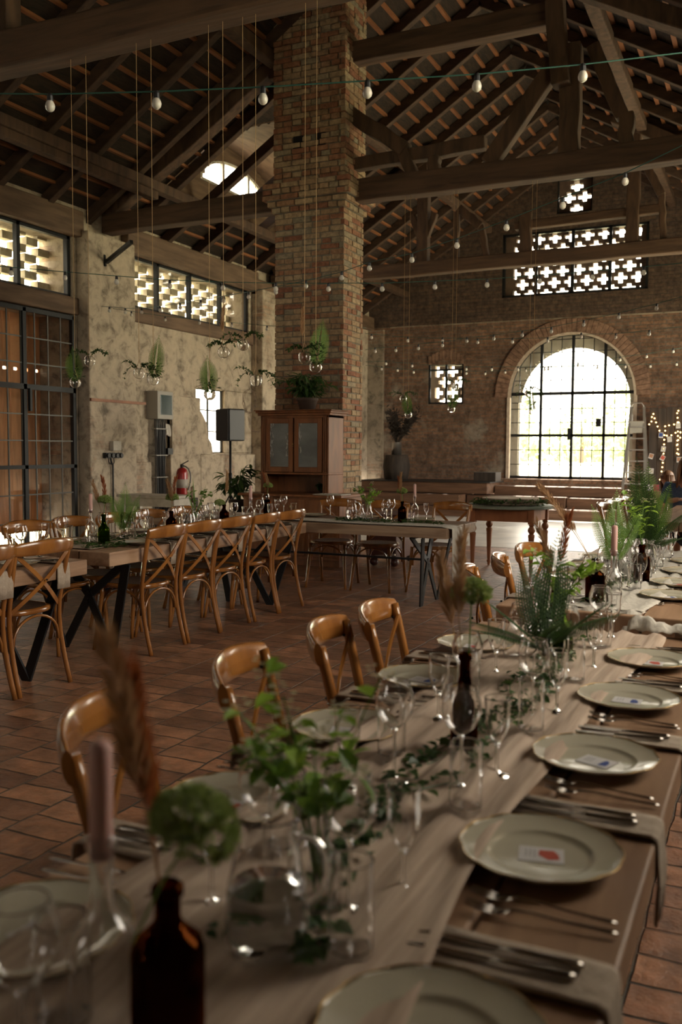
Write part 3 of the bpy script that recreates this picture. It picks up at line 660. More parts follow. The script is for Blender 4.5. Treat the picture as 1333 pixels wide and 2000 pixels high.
b = MB(); b.box((AX-AR-.1, YG-.35, .0), (AX+AR+1.2, YG+.5, .78)); struct(b.build('trim_8', brickmat('sill_brick', 'xz', (.26, .14, .085), (.2, .12, .08), (.2, .16, .12)), bevel=.01))
b = MB(); b.box((-5.95, 19.55, .73), (-5.45, 20.0, .93)); tag(b.build('black_crate', M_wood_dk, bevel=.01), 'low dark box at the end of the left staging', 'box')
# ------------------------------------------------------------------ garden outside
b = MB(); b.box((-60, 21.3, -.3), (60, 90, .55)); b.box((-60, -30, -.3), (-10.2, 21.3, -.05)); b.box((2.5, -30, -.3), (60, 21.3, -.05)); tag(b.build('lawn', M_grass), 'sunlit lawn seen through the arched gable door', 'lawn', kind='stuff')
def tree(loc, s, label, seed):
    rnd = random.Random(seed); e = empty('garden_tree', loc, 0, label, 'tree')
    t = MB(); t.sweep([(0, 0, 0), (.05, 0, s*.5), (0, .05, s)], [.16*s/2, .1*s/2, .05], 8); t.build('trunk', M_bark, e)
    l = MB()
    for k in range(900):
        a = rnd.uniform(0, 2*PI); f = rnd.uniform(-1, 1); rr = rnd.uniform(.6, 1)**.5; q = math.sqrt(1-f*f)
        p = Vector((math.cos(a)*q*rr*s*.6, math.sin(a)*q*rr*s*.6, s*1.05+f*rr*s*.62)); l.leaf(p, (rnd.uniform(-1, 1), rnd.uniform(-1, 1), rnd.uniform(-1, .4)), s*.11, s*.07, (rnd.uniform(-.4, .4), rnd.uniform(-.4, .4), 1))
    l.build('crown', M_hedge, e)
for i, (x, y, s, lb) in enumerate(((-16.5, 62, 3.2, 'round leafy tree left of centre beyond the arched door'), (-12.2, 66, 2.6, 'leafy tree in the middle of the arched door view'), (-8.4, 64, 3.4, 'leafy tree at the right of the arched door view'), (-10.6, 40, .9, 'small round shrub on the lawn beyond the arched door'))):
    tree((x, y, .5), s, lb, i)
b = MB()
rnd = random.Random(3)
for k in range(1800): b.leaf((rnd.uniform(-30, 0), 72+rnd.uniform(-.6, .6), rnd.uniform(.5, 3.0)), (rnd.uniform(-1, 1), -.6, rnd.uniform(-1, 1)), .55, .4, (rnd.uniform(-.5, .5), -1, .4))
tag(b.build('hedge', M_hedge), 'tall pale hedge at the back of the garden', 'hedge')
exec_later = []
# ================================================================== CHAIRS
def curve_pts(fn, n): return [fn(i/n) for i in range(n+1)]
def bez(p0, p1, p2, p3, n=8):
    p0, p1, p2, p3 = map(Vector, (p0, p1, p2, p3))
    return [p0*(1-t)**3+p1*3*t*(1-t)**2+p2*3*t*t*(1-t)+p3*t**3 for t in [i/n for i in range(n+1)]]
def make_chair():
    e = empty('crossback_chair', (0, 0, -50), 0, 'chair', 'chair', 'bentwood cross-back chairs around the banquet tables')
    def rear(s): return bez((s*.205, -.255, 0), (s*.20, -.20, .2), (s*.20, -.165, .36), (s*.20, -.18, .5), 8)+bez((s*.20, -.18, .5), (s*.203, -.195, .62), (s*.212, -.225, .74), (s*.215, -.255, .86), 8)[1:]
    for s in (-1, 1):
        b = MB(); b.sweep(rear(s), [.0155]*9+[.0165]*8, 8); b.build('rear_leg', M_chair, e, smooth=True)
        b = MB(); b.sweep(bez((s*.215, .225, 0), (s*.20, .21, .15), (s*.185, .185, .3), (s*.185, .17, .455), 8), [.0135, .014, .015, .016, .017, .0175, .018, .018, .018], 8); b.build('front_leg', M_chair, e, smooth=True)
    b = MB()                                         # curved, rounded top rail
    def rail(u, v):
        a = (u-.5)*2; x = a*.232; y = -.270-.062*(1-a*a)+.014; zc = .842+.010*(1-a*a); h = .045*(1-.25*abs(a)**3); th = .013
        t = v*2*PI; zz = math.sin(t)*h; yy = math.cos(t)*th
        return (x, y+yy-zz*.12, zc+zz)
    b.grid(rail, 20, 12)
    for u in (0, 1): b.add([rail(u, j/12) for j in range(12)], [tuple(range(12))])
    b.build('top_rail', M_chair, e, smooth=True)
    for s in (-1, 1):
        b = MB(); n = 12; L = []
        for i in range(n+1):
            t = i/n; x = s*(.205-.40*t); z = .815-.335*t; y = -.243+.06*t-.035*math.sin(PI*t)-.006*s
            L.append((x, y, z))
        for i in range(n):
            p, q = Vector(L[i]), Vector(L[i+1]); b.bar(p, q+(q-p)*.08, .007, .026, upv=((q-p).normalized().cross(Vector((0, 1, 0)))))
        b.build('cross_slat', M_chair, e)
    def outline(k, n=28):
        a = 2*PI*k/n; c, s_ = math.cos(a), math.sin(a); q = .208
        x = q*math.copysign(abs(c)**.72, c)*(1.0 if s_ > 0 else .93); y = .205*math.copysign(abs(s_)**.72, s_)+.01
        return x, y
    b = MB(); n = 28
    ring = [[(outline(k)[0]*sc, outline(k)[1]*sc, z) for k in range(n)] for sc, z in ((.86, .452), (1.0, .448), (1.03, .458), (1.02, .478), (.93, .482), (.86, .476))]
    vs = [p for r_ in ring for p in r_]; fs = []
    for i in range(6):
        for k in range(n): j = (i+1) % 6; fs.append((i*n+k, i*n+(k+1) % n, j*n+(k+1) % n, j*n+k))
    b.add(vs, fs); b.build('seat_rim', M_chair, e, smooth=True)
    b = MB(); b.add([(outline(k)[0]*.93, outline(k)[1]*.93, .480) for k in range(n)]+[(outline(k)[0]*.5, outline(k)[1]*.5, .472) for k in range(n)]+[(0, .01, .470)], [(k, (k+1) % n, n+(k+1) % n, n+k) for k in range(n)]+[(n+k, n+(k+1) % n, 2*n) for k in range(n)])
    b.add([(outline(k)[0]*.93, outline(k)[1]*.93, .455) for k in range(n)], [tuple(range(n-1, -1, -1))]); b.build('rattan_seat', M_rattan, e)
    for (p, q) in (((-.2, -.19), (.2, -.19)), ((-.19, .18), (.19, .18)), ((-.2, -.18), (-.19, .17)), ((.2, -.18), (.19, .17))):
        b = MB(); p = Vector((*p, 0)); q = Vector((*q, 0)); w = (q-p); inn = Vector((0, 0, 0))
        pts = []
        for i in range(15):
            t = i/14; u = .5-.5*math.cos(PI*t); z = .27+.165*math.sin(PI*t)**.8; c = p+w*(.035+.93*u); pts.append((c.x*.98, c.y*.98, z))
        b.sweep(pts, .009, 6); b.build('bentwood_arch', M_chair, e, smooth=True)
    b = MB()
    for s in (-1, 1): b.ball((s*.212, -.268, .825), .006, 8); b.ball((s*.2, -.256, .812), .005, 8)
    b.ball((0, -.275, .655), .006, 8); b.build('screw', M_steel, e, smooth=True)
    return e
chair = make_chair()
G_CH = 'bentwood cross-back chairs around the banquet tables'
ORD = ['first', 'second', 'third', 'fourth', 'fifth', 'sixth', 'seventh']
TB, TBX0, TBX1 = .74, -4.74, -3.87
for i, y in enumerate((5.22, 5.69, 6.15, 6.61, 7.05)):
    put(chair, (-4.055+random.uniform(-.01, .01), y, 0), PI/2+random.uniform(-.03, .03), '%s cross-back chair from the near end on the aisle side of the long left table' % ORD[i], G_CH)
for i, y in enumerate((3.58, 4.03)):
    put(chair, (-4.055, y, 0), PI/2+random.uniform(-.03, .03), ['honey wood cross-back chair cut by the left edge of the photo', 'cross-back chair with its back to us at the end of the near left table'][i], G_CH)
for i, y in enumerate((3.62, 4.1)):
    put(chair, (-4.62, y, 0), -PI/2, '%s chair on the window side of the near left table' % ORD[i], G_CH)
for i, y in enumerate((4.92, 5.42, 5.90, 6.38, 6.86)):
    put(chair, (-4.56-.02*(i % 2), y+.02, 0), -PI/2+random.uniform(-.06, .06), '%s cross-back chair on the window side of the long left table' % ORD[i], G_CH)
for i, (x, y, a, lb) in enumerate(((-4.10, 8.52, .12, 'chair beside the sideboard, facing us across the cross table'), (-3.58, 8.52, 0, 'middle chair facing us across the cross table in front of the red chest'), (-2.98, 8.60, -.28, 'turned chair facing us behind the runner end of the cross table'))):
    put(chair, (x, y, 0), PI+a, lb, G_CH)
for i, (px, py, a) in enumerate(((172, 1412, .42), (455, 1305, .32), (630, 1238, .27), (728, 1200, .2))):
    c_ = at(px, py, Z=.855)+Matrix.Rotation(-PI/2+a, 3, 'Z')@Vector((0, .29, 0))
    put(chair, (c_.x, c_.y, 0), -PI/2+a, '%s glossy chair from the viewer along the front table' % ORD[i], G_CH)
for i, (y, a) in enumerate(((4.08, -.35), (4.58, -.28), (5.08, .1))):
    put(chair, (-.95, y, 0), -PI/2-a, '%s chair from the near end of the second right-hand table' % ORD[i], G_CH)
for i, y in enumerate((9.6, 10.1, 10.6, 11.1)):
    put(chair, (-1.27, y, 0), -PI/2+random.uniform(-.1, .1), '%s chair along the farthest right table below the fairy lights' % ORD[i], G_CH)
put(chair, (-1.02, 12.55, 0), PI, 'chair at the far head of the farthest right table, by the seated people', G_CH)
for i, y in enumerate((1.2, 1.75, 2.3, 2.85)): pass

# ================================================================== TABLES
def make_table(name, x0, x1, y0, y1, label, along='y', splits=(.33, .78), legs=(.35,), z=TB, th=.095):
    cx, cy = (x0+x1)/2, (y0+y1)/2
    e = empty(name, (cx, cy, 0), 0, label, 'table', 'plank banquet tables')
    hx, hy = (x1-x0)/2, (y1-y0)/2; W_, L_ = (hx, hy) if along == 'y' else (hy, hx)
    cuts = [-W_]+[-W_+2*W_*s for s in splits]+[W_]
    for i in range(len(cuts)-1):
        b = MB(); l0, l1 = -L_-random.uniform(0, .03), L_+random.uniform(-.01, .05)
        a, c = cuts[i]+.003, cuts[i+1]-.003
        if along == 'y': b.box((a, l0, z-th), (c, l1, z+random.uniform(-.003, 0)))
        else: b.box((l0, a, z-th), (l1, c, z+random.uniform(-.003, 0)))
        b.build('plank', M_table if along == 'y' else M_tableX, e, bevel=.006)
    for s in (-1, 1):
        q = s*(L_-.30); b = MB()
        def P(u, v, zz): return (u, v, zz) if along == 'y' else (v, u, zz)
        for k in (-1, 1):
            fo = k*(W_-.22)
            b.bar(P(fo, q+s*.02, 0), P(k*(W_-.03), q+s*.10, z-th), .014, .065, upv=P(1, 0, 0))
            b.bar(P(fo, q+s*.02, 0.0), P(-k*.01, q, .40), .014, .06, upv=P(1, 0, 0))
            b.bar(P(-k*.01, q, .38), P(k*(W_-.14), q-s*.06, z-th), .014, .06, upv=P(1, 0, 0))
        b.bar(P(-W_+.05, q, z-th-.006), P(W_-.05, q, z-th-.006), .05, .012)
        b.build('trestle_leg', M_leg, e)
    b = MB()
    b.bar((0, -L_+.32, .40) if along == 'y' else (-L_+.32, 0, .40), (0, L_-.32, .40) if along == 'y' else (L_-.32, 0, .40), .02, .02); b.build('stretcher', M_leg, e)
    return e
make_table('banquet_table', -1.03, -.155, .15, 3.50, 'long plank banquet table in the foreground, set with plates and glasses', splits=(.32, .76), th=.07)
make_table('banquet_table', -1.08, -.22, 3.92, 6.6, 'second plank table on the right, behind the foreground table', splits=(.4, .72))
make_table('banquet_table', -1.06, -.2, 9.3, 12.2, 'farthest plank table on the right, where people sit')
make_table('banquet_table', TBX0, TBX1, 4.70, 7.46, 'long plank banquet table on the left behind the row of five chairs', splits=(.3, .7))
make_table('banquet_table', -4.72, -3.84, 2.3, 4.42, 'plank banquet table cut by the left edge of the photo', splits=(.35, .7), z=TB-.015)
make_table('banquet_table', -5.7, -2.55, 7.52, 8.40, 'cross-placed plank table in the middle with a gauze runner hanging off its end', along='x', splits=(.38, .62))
for (p0, p1) in (((-3.98, 4.60, .63), (-3.90, 4.72, .70)),): pass
# runners
def runner(name, label, x0, x1, y0, y1, along='y', z=TB, amp=.006, drop=None, seed=0, mat=M_gauze):
    rnd = random.Random(seed); ph = [rnd.uniform(0, 6) for _ in range(6)]
    L = y1-y0 if along == 'y' else x1-x0; Wd = x1-x0 if along == 'y' else y1-y0
    dr = drop or 0; tot = L+dr; nu, nv = 26, int(tot*24)
    b = MB()
    def fn(u, v):
        s = v*tot; w = (u-.5)*Wd*(1+.10*math.sin(s*2.1+ph[0])+.05*math.sin(s*5+ph[1])); fold = math.sin(u*34+math.sin(s*1.3+ph[2])*2.2)+.6*math.sin(u*61+s*1.7+ph[3])
        h = max(0, amp*(.9+.8*fold*(.6+.4*math.sin(s*3+ph[4]))))+.0025
        c = .02*math.sin(s*1.7+ph[5])
        if s > L:
            q = s-L; return ((x0+x1)/2+w+c, y1+.012+h, z-q) if along == 'y' else (x1+.055+h*1.5, (y0+y1)/2+(w+c)*(1-.35*q), z-q+.004)
        return ((x0+x1)/2+w+c, y0+s, z+h) if along == 'y' else (x0+s+(.05 if s > L-.01 else 0), (y0+y1)/2+w+c, z+h)
    b.grid(fn, nu, nv); o = b.build(name, mat, smooth=True, solid=.0012); tag(o, label, 'table runner', 'gauze runners down the tables'); return o
runner('table_runner', 'crinkled beige gauze runner down the foreground table', -.88, -.37, .2, 3.46, amp=.011, seed=1)
runner('table_runner', 'pale gauze runner spilling over the near end of the second right table', -.92, -.42, 3.95, 6.5, amp=.009, seed=2, mat=M_gauzeX)
runner('table_runner', 'gauze runner down the long left table', -4.52, -4.1, 4.75, 7.4, amp=.005, seed=3)
runner('table_runner', 'gauze runner down the near left table', -4.5, -4.08, 2.35, 4.4, amp=.005, seed=4, z=TB-.015)
runner('table_runner', 'white gauze runner on the cross table with its end hanging to knee height', -5.5, -2.55, 7.56, 7.86, along='x', drop=.47, seed=5, mat=M_gauzeX)
b = MB()                                              # end of the second runner falling towards the viewer
def fn(u, v):
    s = v*.42; x = -.66+(u-.5)*.42*(1-.45*v)-.10*v
    return (x, 3.93-.02-.012*math.sin(u*30), TB+.012-s) if s > .05 else (x, 3.99-s*1.4, TB+.010+.007*math.sin(u*30))
b.grid(fn, 22, 14); tag(b.build('runner_end', M_gauzeX, smooth=True, solid=.0012), 'loose gauze cloth end hanging from the near end of the second right table', 'cloth')
b = MB()
def fn(u, v):
    return (-.46+u*.36, 3.47+.10*v+.01*math.sin(u*17), TB+.012+.035*math.sin(PI*v)*(1+.4*math.sin(u*11))+.012*abs(math.sin(u*23)))
b.grid(fn, 26, 10)
def fn(u, v): return (-.30+u*.22, 3.55+.04*v, TB+.03-.09*v+.01*math.sin(u*26))
b.grid(fn, 20, 6); tag(b.build('folded_cloth', M_gauzeX, smooth=True, solid=.0015), 'rumpled white cloth at the far end of the foreground table', 'cloth')

# ================================================================== TABLEWARE
def make_plate():
    e = empty('dinner_plate', (0, 0, -50), 0, 'plate', 'plate')
    wob_ = lambda a: .016*abs(math.sin(a*6))+.004*math.sin(a*24)
    b = MB(); pr = [(0, .006), (.075, .006), (.085, .009), (.088, .0125), (.092, .0125), (.128, .022), (.133, .0245), (.131, .0235)]
    b.lathe([(r, z) for r, z in pr]+[(.128, .019), (.088, .008), (.06, .002), (0, .002)], 72, wob=None)
    for i in range(len(b.v)):
        x, y, z = b.v[i]; r = math.hypot(x, y)
        if r > .095:
            a = math.atan2(y, x); k = (r-.095)/.035; s = 1+k*(.022*abs(math.sin(a*6))-.008); b.v[i] = (x*s, y*s, z+k*.0012*math.sin(a*36))
    b.build('plate_body', M_china, e, smooth=True)
    b = MB(); pts = []
    for k in range(73):
        a = 2*PI*k/72; r = .1325*(1+1.08*(.022*abs(math.sin(a*6))-.008)); pts.append((r*math.cos(a), r*math.sin(a), .0245))
    b.sweep(pts, .0009, 5); b.build('gilt_rim', M_gold, e, smooth=True); return e
def make_card(kind):
    e = empty('name_card', (0, 0, -50), 0, 'card', 'card'); b = MB(); b.box((-.028, -.037, 0), (.028, .037, .0008)); b.build('card', M_card, e)
    rnd = random.Random(kind); b = MB(); a = rnd.uniform(-.01, .01)
    b.add([(-.016, .004+a, .0012), (.004, .002+a, .0012), (.02, .012, .0012), (.016, .03, .0012), (-.004, .028, .0012), (-.018, .02, .0012)], [(0, 1, 2, 3, 4, 5)]); b.build('printed_picture', M_red if kind % 2 else M_blue, e)
    b = MB()
    for r in range(3):
        x = -.015
        while x < .012: w = rnd.uniform(.003, .007); b.box((x, -.012-.007*r, .001), (x+w, -.0105-.007*r, .0012)); x += w+.002
    b.build('printed_lines', M_ink, e); return e
def make_fork():
    e = empty('fork', (0, 0, -50), 0, 'fork', 'fork'); b = MB()
    b.sweep([(0, -.10, .003), (0, -.09, .004), (0, -.03, .006), (0, .02, .011), (0, .045, .010), (0, .06, .006)], [.0045, .0055, .0032, .0025, .0035, .006], 8, flat=(1, .45)); b.build('handle', M_silver, e, smooth=True)
    b = MB(); b.sweep([(0, .055, .007), (0, .068, .004), (0, .08, .004)], [.008, .012, .0115], 8, flat=(1, .12))
    for k in range(4): x = (k-1.5)*.0062; b.sweep([(x, .078, .004), (x, .10, .006), (x*.96, .118, .0105)], [.0016, .0013, .0008], 5)
    b.build('tines', M_silver, e, smooth=True); return e
def make_knife():
    e = empty('knife', (0, 0, -50), 0, 'knife', 'knife'); b = MB(); b.sweep([(0, -.11, .005), (0, -.10, .006), (0, -.03, .006), (0, 0, .005)], [.0055, .0075, .006, .0045], 8, flat=(1, .6)); b.build('handle', M_silver, e, smooth=True)
    b = MB(); b.add([(-.002, 0, .003), (.008, .003, .003), (.0095, .06, .003), (.007, .10, .003), (-.001, .115, .003), (-.004, .05, .003)], [(0, 1, 2, 3, 4, 5)]); b.build('blade', M_silver, e, solid=.0012); return e
def make_napkin(drop=.15, inner=.09):
    b = MB(); path = [(inner, .006), (.0, .006), (-.12, .006), (-.158, .006), (-.1675, .0), (-.169, -.01), (-.169-.006, -drop*.5), (-.172, -drop)]
    vs = []; n = 8
    for (y, z) in path:
        for k in range(n+1): vs.append(((k/n-.5)*.10*(1+.1*(z < -.05)), y+(.003*math.sin(k*1.7) if z < -.02 else 0), z+(.0015*math.sin(k*2.1+y*30) if z > -.005 else 0)))
    b.add(vs, [(i*(n+1)+k, i*(n+1)+k+1, (i+1)*(n+1)+k+1, (i+1)*(n+1)+k) for i in range(len(path)-1) for k in range(n)])
    o = b.build('napkin', M_cloth, smooth=True, solid=.005, loc=(0, 0, -50)); tag(o, 'napkin', 'napkin'); return o
def supp(prof, d=.0016):                               # extra rings so that smooth glass keeps crisp rims
    out = [prof[0]]
    for (r0, z0), (r1, z1) in zip(prof, prof[1:]):
        L = math.hypot(r1-r0, z1-z0)
        if L > 4*d:
            f = d/L; out += [(r0+(r1-r0)*f, z0+(z1-z0)*f), (r1+(r0-r1)*f, z1+(z0-z1)*f)]
        out.append((r1, z1))
    return out
def glass_shell(prof, t=.0014):                        # outer profile -> closed wall
    inn = [(max(r-t, 0), z+(t if i == 0 else 0)) for i, (r, z) in enumerate(prof)]
    k = len(prof); rim = supp([prof[-2], prof[-1]]); rin = supp([inn[-1], inn[-2]])
    return supp(prof[:2])+prof[2:-2]+rim+[(prof[-1][0]-t/2, prof[-1][1]+t*.6)]+rin+inn[:-2][::-1]
def make_wine(nm='wine_glass', h=.205, R=.040, hb=.085, foot=.034, mouth=.031, n=28):
    e = empty(nm, (0, 0, -50), 0, 'glass', 'glass')
    bz0 = h-hb-.012
    bowl = [(0.0, bz0), (.012, bz0+.004), (R*.68, bz0+.018), (R*.93, bz0+.036), (R, bz0+.054), (R*.97, bz0+.072), ((R+mouth)/2*.98, bz0+(hb+.012)*.85), (mouth, h)]
    b = MB(); b.lathe(glass_shell(bowl, .0017), n); b.build('bowl', M_glass, e, smooth=True)
    b = MB(); b.lathe([(0, bz0+.0015), (.0065, bz0), (.0036, bz0-.012), (.0032, .03), (.0045, .012), (.013, .0055), (foot, .0025), (foot, .0008), (.01, .0008), (0, .001)], n); b.build('stem', M_glass, e, smooth=True); return e
def make_flute():
    return make_wine('small_goblet', h=.165, R=.026, hb=.085, foot=.030, mouth=.028, n=24)
def make_tumbler(water=True, h=.135, r=.031):
    e = empty('tumbler', (0, 0, -50), 0, 'glass', 'glass')
    b = MB(); b.lathe(supp([(0, .0005), (r*.9, .0005), (r*.96, .003), (r, .012), (r, .03), (r, h), (r-.0008, h+.0010), (r-.0024, h), (r-.0024, .03), (r-.0028, .020), (r*.8, .0155), (0, .0145)]), 32); b.build('glass_wall', M_glass, e, smooth=True)
    return e
P_plate, P_fork, P_knife, P_nap, P_wine, P_flute, P_tumb = make_plate(), make_fork(), make_knife(), make_napkin(), make_wine(), make_flute(), make_tumbler()
P_cards = [make_card(k) for k in range(3)]
SIDES = {}
def setting(x, y, rot, where, z=TB, full=True, glasses=True, idx=0, gz=(1, 1, 1)):
    R = Matrix.Rotation(rot, 3, 'Z')
    def at_(u, v, dz=0.0): p = R@Vector((u, v, 0)); return (x+p.x, y+p.y, z+dz)
    j = lambda a: random.uniform(-a, a)
    put(P_plate, at_(0, 0), rot+j(.5), 'cream scalloped plate, '+where, 'scalloped dinner plates')
    put(P_cards[idx % 3], at_(j(.01), j(.01), .0065), rot+j(.35)+(PI if rot > 0 else 0), 'printed card on the plate, '+where, 'printed cards on the plates')
    put(P_nap, at_(.205, 0), rot, 'hanging beige napkin, '+where, 'hanging beige napkins')
    if full:
        put(P_knife, at_(.185+j(.004), -.015+j(.008), .009), rot+j(.05)+.05, 'inner steel knife, '+where, 'table knives'); put(P_knife, at_(.222+j(.004), -.02+j(.01), .009), rot+j(.05), 'outer steel knife, '+where, 'table knives')
        put(P_fork, at_(-.165+j(.004), -.04+j(.01), .001), rot-.04+j(.04), 'inner steel fork, '+where, 'table forks'); put(P_fork, at_(-.20+j(.004), -.05+j(.01), .001), rot+.03+j(.05), 'outer steel fork, '+where, 'table forks')
    if glasses:
        put(P_tumb, at_(.13+j(.01), .17+j(.012), .004), 0, 'straight water tumbler, '+where, 'water tumblers')
        put(P_wine, at_(.24+j(.012), .21+j(.015), .004), 0, 'tall wine glass, '+where, 'tall wine glasses')
        put(P_flute, at_(.335+j(.01), .155+j(.015), .004), 0, 'small stemmed goblet, '+where, 'small goblets')
PO = ['nearest', 'second', 'third', 'fourth', 'fifth', 'sixth']
def row(xs, ys, rot, where, **k):
    for i, (x, y) in enumerate(zip(xs, ys)): setting(x, y, rot, where % PO[i], idx=i+k.pop('o', 0) if False else i, **k)
row([-.325]*5, [.94, 1.48, 2.0, 2.52, 3.02], PI/2, '%s place, right side of foreground table')
row([-.895]*5, [.92, 1.44, 1.95, 2.48, 3.0], -PI/2, '%s place, left side of foreground table')
row([-.40]*4, [4.42, 4.86, 5.36, 5.86], PI/2, '%s place, right side of second right table')
row([-.92]*4, [4.36, 4.86, 5.36, 5.86], -PI/2, '%s place, left side of second right table', full=False)
row([-4.035]*5, [5.20, 5.66, 6.12, 6.58, 7.04], PI/2, '%s place, aisle side of long left table')
row([-4.58]*5, [5.04, 5.50, 5.96, 6.42, 6.88], -PI/2, '%s place, window side of long left table', full=False)
row([-4.005]*3, [3.12, 3.56, 4.02], PI/2, '%s place, aisle side of near left table', z=TB-.015)
row([-4.55]*2, [3.6, 4.1], -PI/2, '%s place, window side of near left table', z=TB-.015, full=False)
for i, (x, w) in enumerate(((-4.18, 'first'), (-3.60, 'second'), (-3.02, 'third'))): setting(x, 8.235, PI, w+' place from the cabinet on the cross table', full=False, idx=i, glasses=(i != 1))

# bottles, candles, jugs, flowers
def bottle_prof(h, R, neck, sh=.55, nh=.72):
    return [(0, .001), (R*.92, .001), (R, .006), (R, h*sh), (R*.93, h*(sh+.05)), (R*.62, h*(sh+.11)), (neck*1.15, h*nh), (neck, h*(nh+.03)), (neck, h*.93), (neck*1.25, h*.94), (neck*1.25, h*.985), (neck, h)]
def make_bottle(name, mat, h, R, neck, sh=.55, nh=.72, label_=None):
    e = empty(name, (0, 0, -50), 0, 'bottle', 'bottle'); b = MB(); b.lathe(glass_shell(bottle_prof(h, R, neck, sh, nh), .0028), 28); b.build('glass_body', mat, e, smooth=True); return e
P_clear = make_bottle('clear_bottle', M_glass, .25, .038, .0135, .50, .66)
P_amberb = make_bottle('brown_bottle', M_amber, .198, .041, .0145, .62, .78)
P_ambert = make_bottle('tall_brown_bottle', M_amber, .225, .031, .0125, .48, .74)
P_greenb = make_bottle('green_bottle', M_gglass, .21, .040, .015, .5, .7)
P_smallb = make_bottle('small_clear_bottle', M_glass, .19, .036, .017, .42, .74)
def make_candle(h=.17):
    e = empty('taper_candle', (0, 0, -50), 0, 'candle', 'candle'); b = MB(); b.lathe([(0, 0), (.0085, 0), (.0105, .03), (.0105, h-.012), (.008, h-.003), (0, h)], 16); b.build('wax', M_candle, e, smooth=True)
    b = MB(); b.sweep([(0, 0, h-.003), (.001, 0, h+.009)], .0009, 5); b.build('wick', M_card, e); return e
P_candle = make_candle()
def make_jug():
    e = empty('glass_jug', (0, 0, -50), 0, 'jug', 'jug'); b = MB()
    pr = [(0, .002), (.05, .002), (.058, .008), (.064, .05), (.06, .10), (.048, .145), (.043, .165), (.046, .185), (.052, .20)]
    b.lathe(glass_shell(pr, .003), 32); b.build('jug_body', M_glass, e, smooth=True)
    b = MB(); b.sweep(bez((.046, 0, .175), (.10, 0, .19), (.11, 0, .11), (.062, 0, .075), 12), .006, 8); b.build('handle', M_glass, e, smooth=True)
    b = MB(); b.lathe([(0, .005), (.054, .005), (.0608, .05), (.0575, .095), (.0565, .1), (0, .1)], 28); b.build('water', M_water, e, smooth=True); return e
P_jug = make_jug()
def frond(mb, base, dirv, L, w, n=16, droop=.25, sub=True, side=None):
    base = Vector(base); d = Vector(dirv).normalized(); g = Vector((0, 0, -1)); pts = []
    p = base.copy(); dd = d.copy(); st = L/n
    for i in range(n+1): pts.append(p.copy()); p = p+dd*st; dd = (dd+g*droop*st*3).normalized()
    mb.sweep(pts, [.0016*(1-.8*i/n) for i in range(n+1)], 4)
    s0 = Vector(side) if side else d.cross(Vector((0, 0, 1)))
    if s0.length < .5: s0 = Vector((.9, .42, 0))
    for i in range(2, n*2):
        t = i/(n*2); k = min(n-1, int(t*n)); c = pts[k]+(pts[k+1]-pts[k])*(t*n-k); td = (pts[k+1]-pts[k]).normalized()
        sx = (s0-td*s0.dot(td)).normalized(); nn = sx.cross(td)
        pl = w*math.sin(PI*min(1, .12+t*.95))**.8*(1-t*.35)+.004
        for s in (-1, 1):
            q = (sx*s+td*.55-nn*.10).normalized()
            if sub and pl > .02:
                m = 7
                mb.leaf(c, q, pl, pl*.05, nn)
                for a in range(1, m+1):
                    f = a/(m+1); cc = c+q*pl*f; ll = pl*.20*(1-f*.7)
                    for s2 in (-1, 1): mb.leaf(cc, (q*.5+td*s2*.9).normalized(), ll, ll*.55, nn)
            else: mb.leaf(c, q, pl, max(.004, pl*.22), nn)
def make_fern(name, fr, mat, label='fern'):
    e = empty(name, (0, 0, -50), 0, label, 'fern')
    for (base, d, L, w, droop) in fr:
        b = MB(); frond(b, base, d, L, w, 16, droop); b.build('frond', mat, e)
    return e
def plume(mb, base, dirv, L, R, seed, n=170):
    rnd = random.Random(seed); base = Vector(base); d = Vector(dirv).normalized(); bend = Vector((rnd.uniform(-.5, .5), rnd.uniform(-.5, .5), -.2))
    pts = [base+d*L*t+bend*L*.35*t*t for t in [i/10 for i in range(11)]]; mb.sweep(pts, [.0016*(1-.05*i) for i in range(11)], 4)
    for k in range(n):
        t = rnd.uniform(.42, 1.0); i = min(9, int(t*10)); c = pts[i]+(pts[i+1]-pts[i])*(t*10-i); td = (pts[i+1]-pts[i]).normalized()
        a = Vector((rnd.uniform(-1, 1), rnd.uniform(-1, 1), rnd.uniform(-1, 1))); a = (a-td*a.dot(td)).normalized()
        mb.leaf(c, td*1.3+a*.55, R*2.6*(1.15-t*.6), R*.10+.0012, a.cross(td), .3)
def make_plume(seed, L=.36, col=M_pamp, lean=(.15, .1, 1)):
    b = MB(); plume(b, (0, 0, 0), lean, L, .022, seed); return tag(b.build('pampas_stem', col, loc=(0, 0, -50)), 'pampas', 'dried grass')
def make_head(R=.055, L=.22, seed=0, mat=M_dill):      # umbel of tiny florets on a stem
    rnd = random.Random(seed); e = empty('green_flower_head', (0, 0, -50), 0, 'flower', 'flower'); b = MB(); b.sweep([(0, 0, 0), (.004, 0, L*.5), (.01, .004, L*.8)], .002, 5); top = Vector((.01, .004, L*.8))
    fl = MB()
    for k in range(300):
        a = rnd.uniform(0, 2*PI); f = rnd.uniform(-.35, 1); q = math.sqrt(max(0, 1-f*f)); p = top+Vector((math.cos(a)*q*R, math.sin(a)*q*R, f*R*.75+L*.14))*1.0
        if k % 4 == 0: b.sweep([top, p], .0007, 3)
        for m in range(5):
            fl.leaf(p, (rnd.uniform(-1, 1), rnd.uniform(-1, 1), rnd.uniform(-.3, 1)), .011, .006, (rnd.uniform(-1, 1), rnd.uniform(-1, 1), 1))
    b.build('stem', M_fern, e); fl.build('florets', mat, e); return e
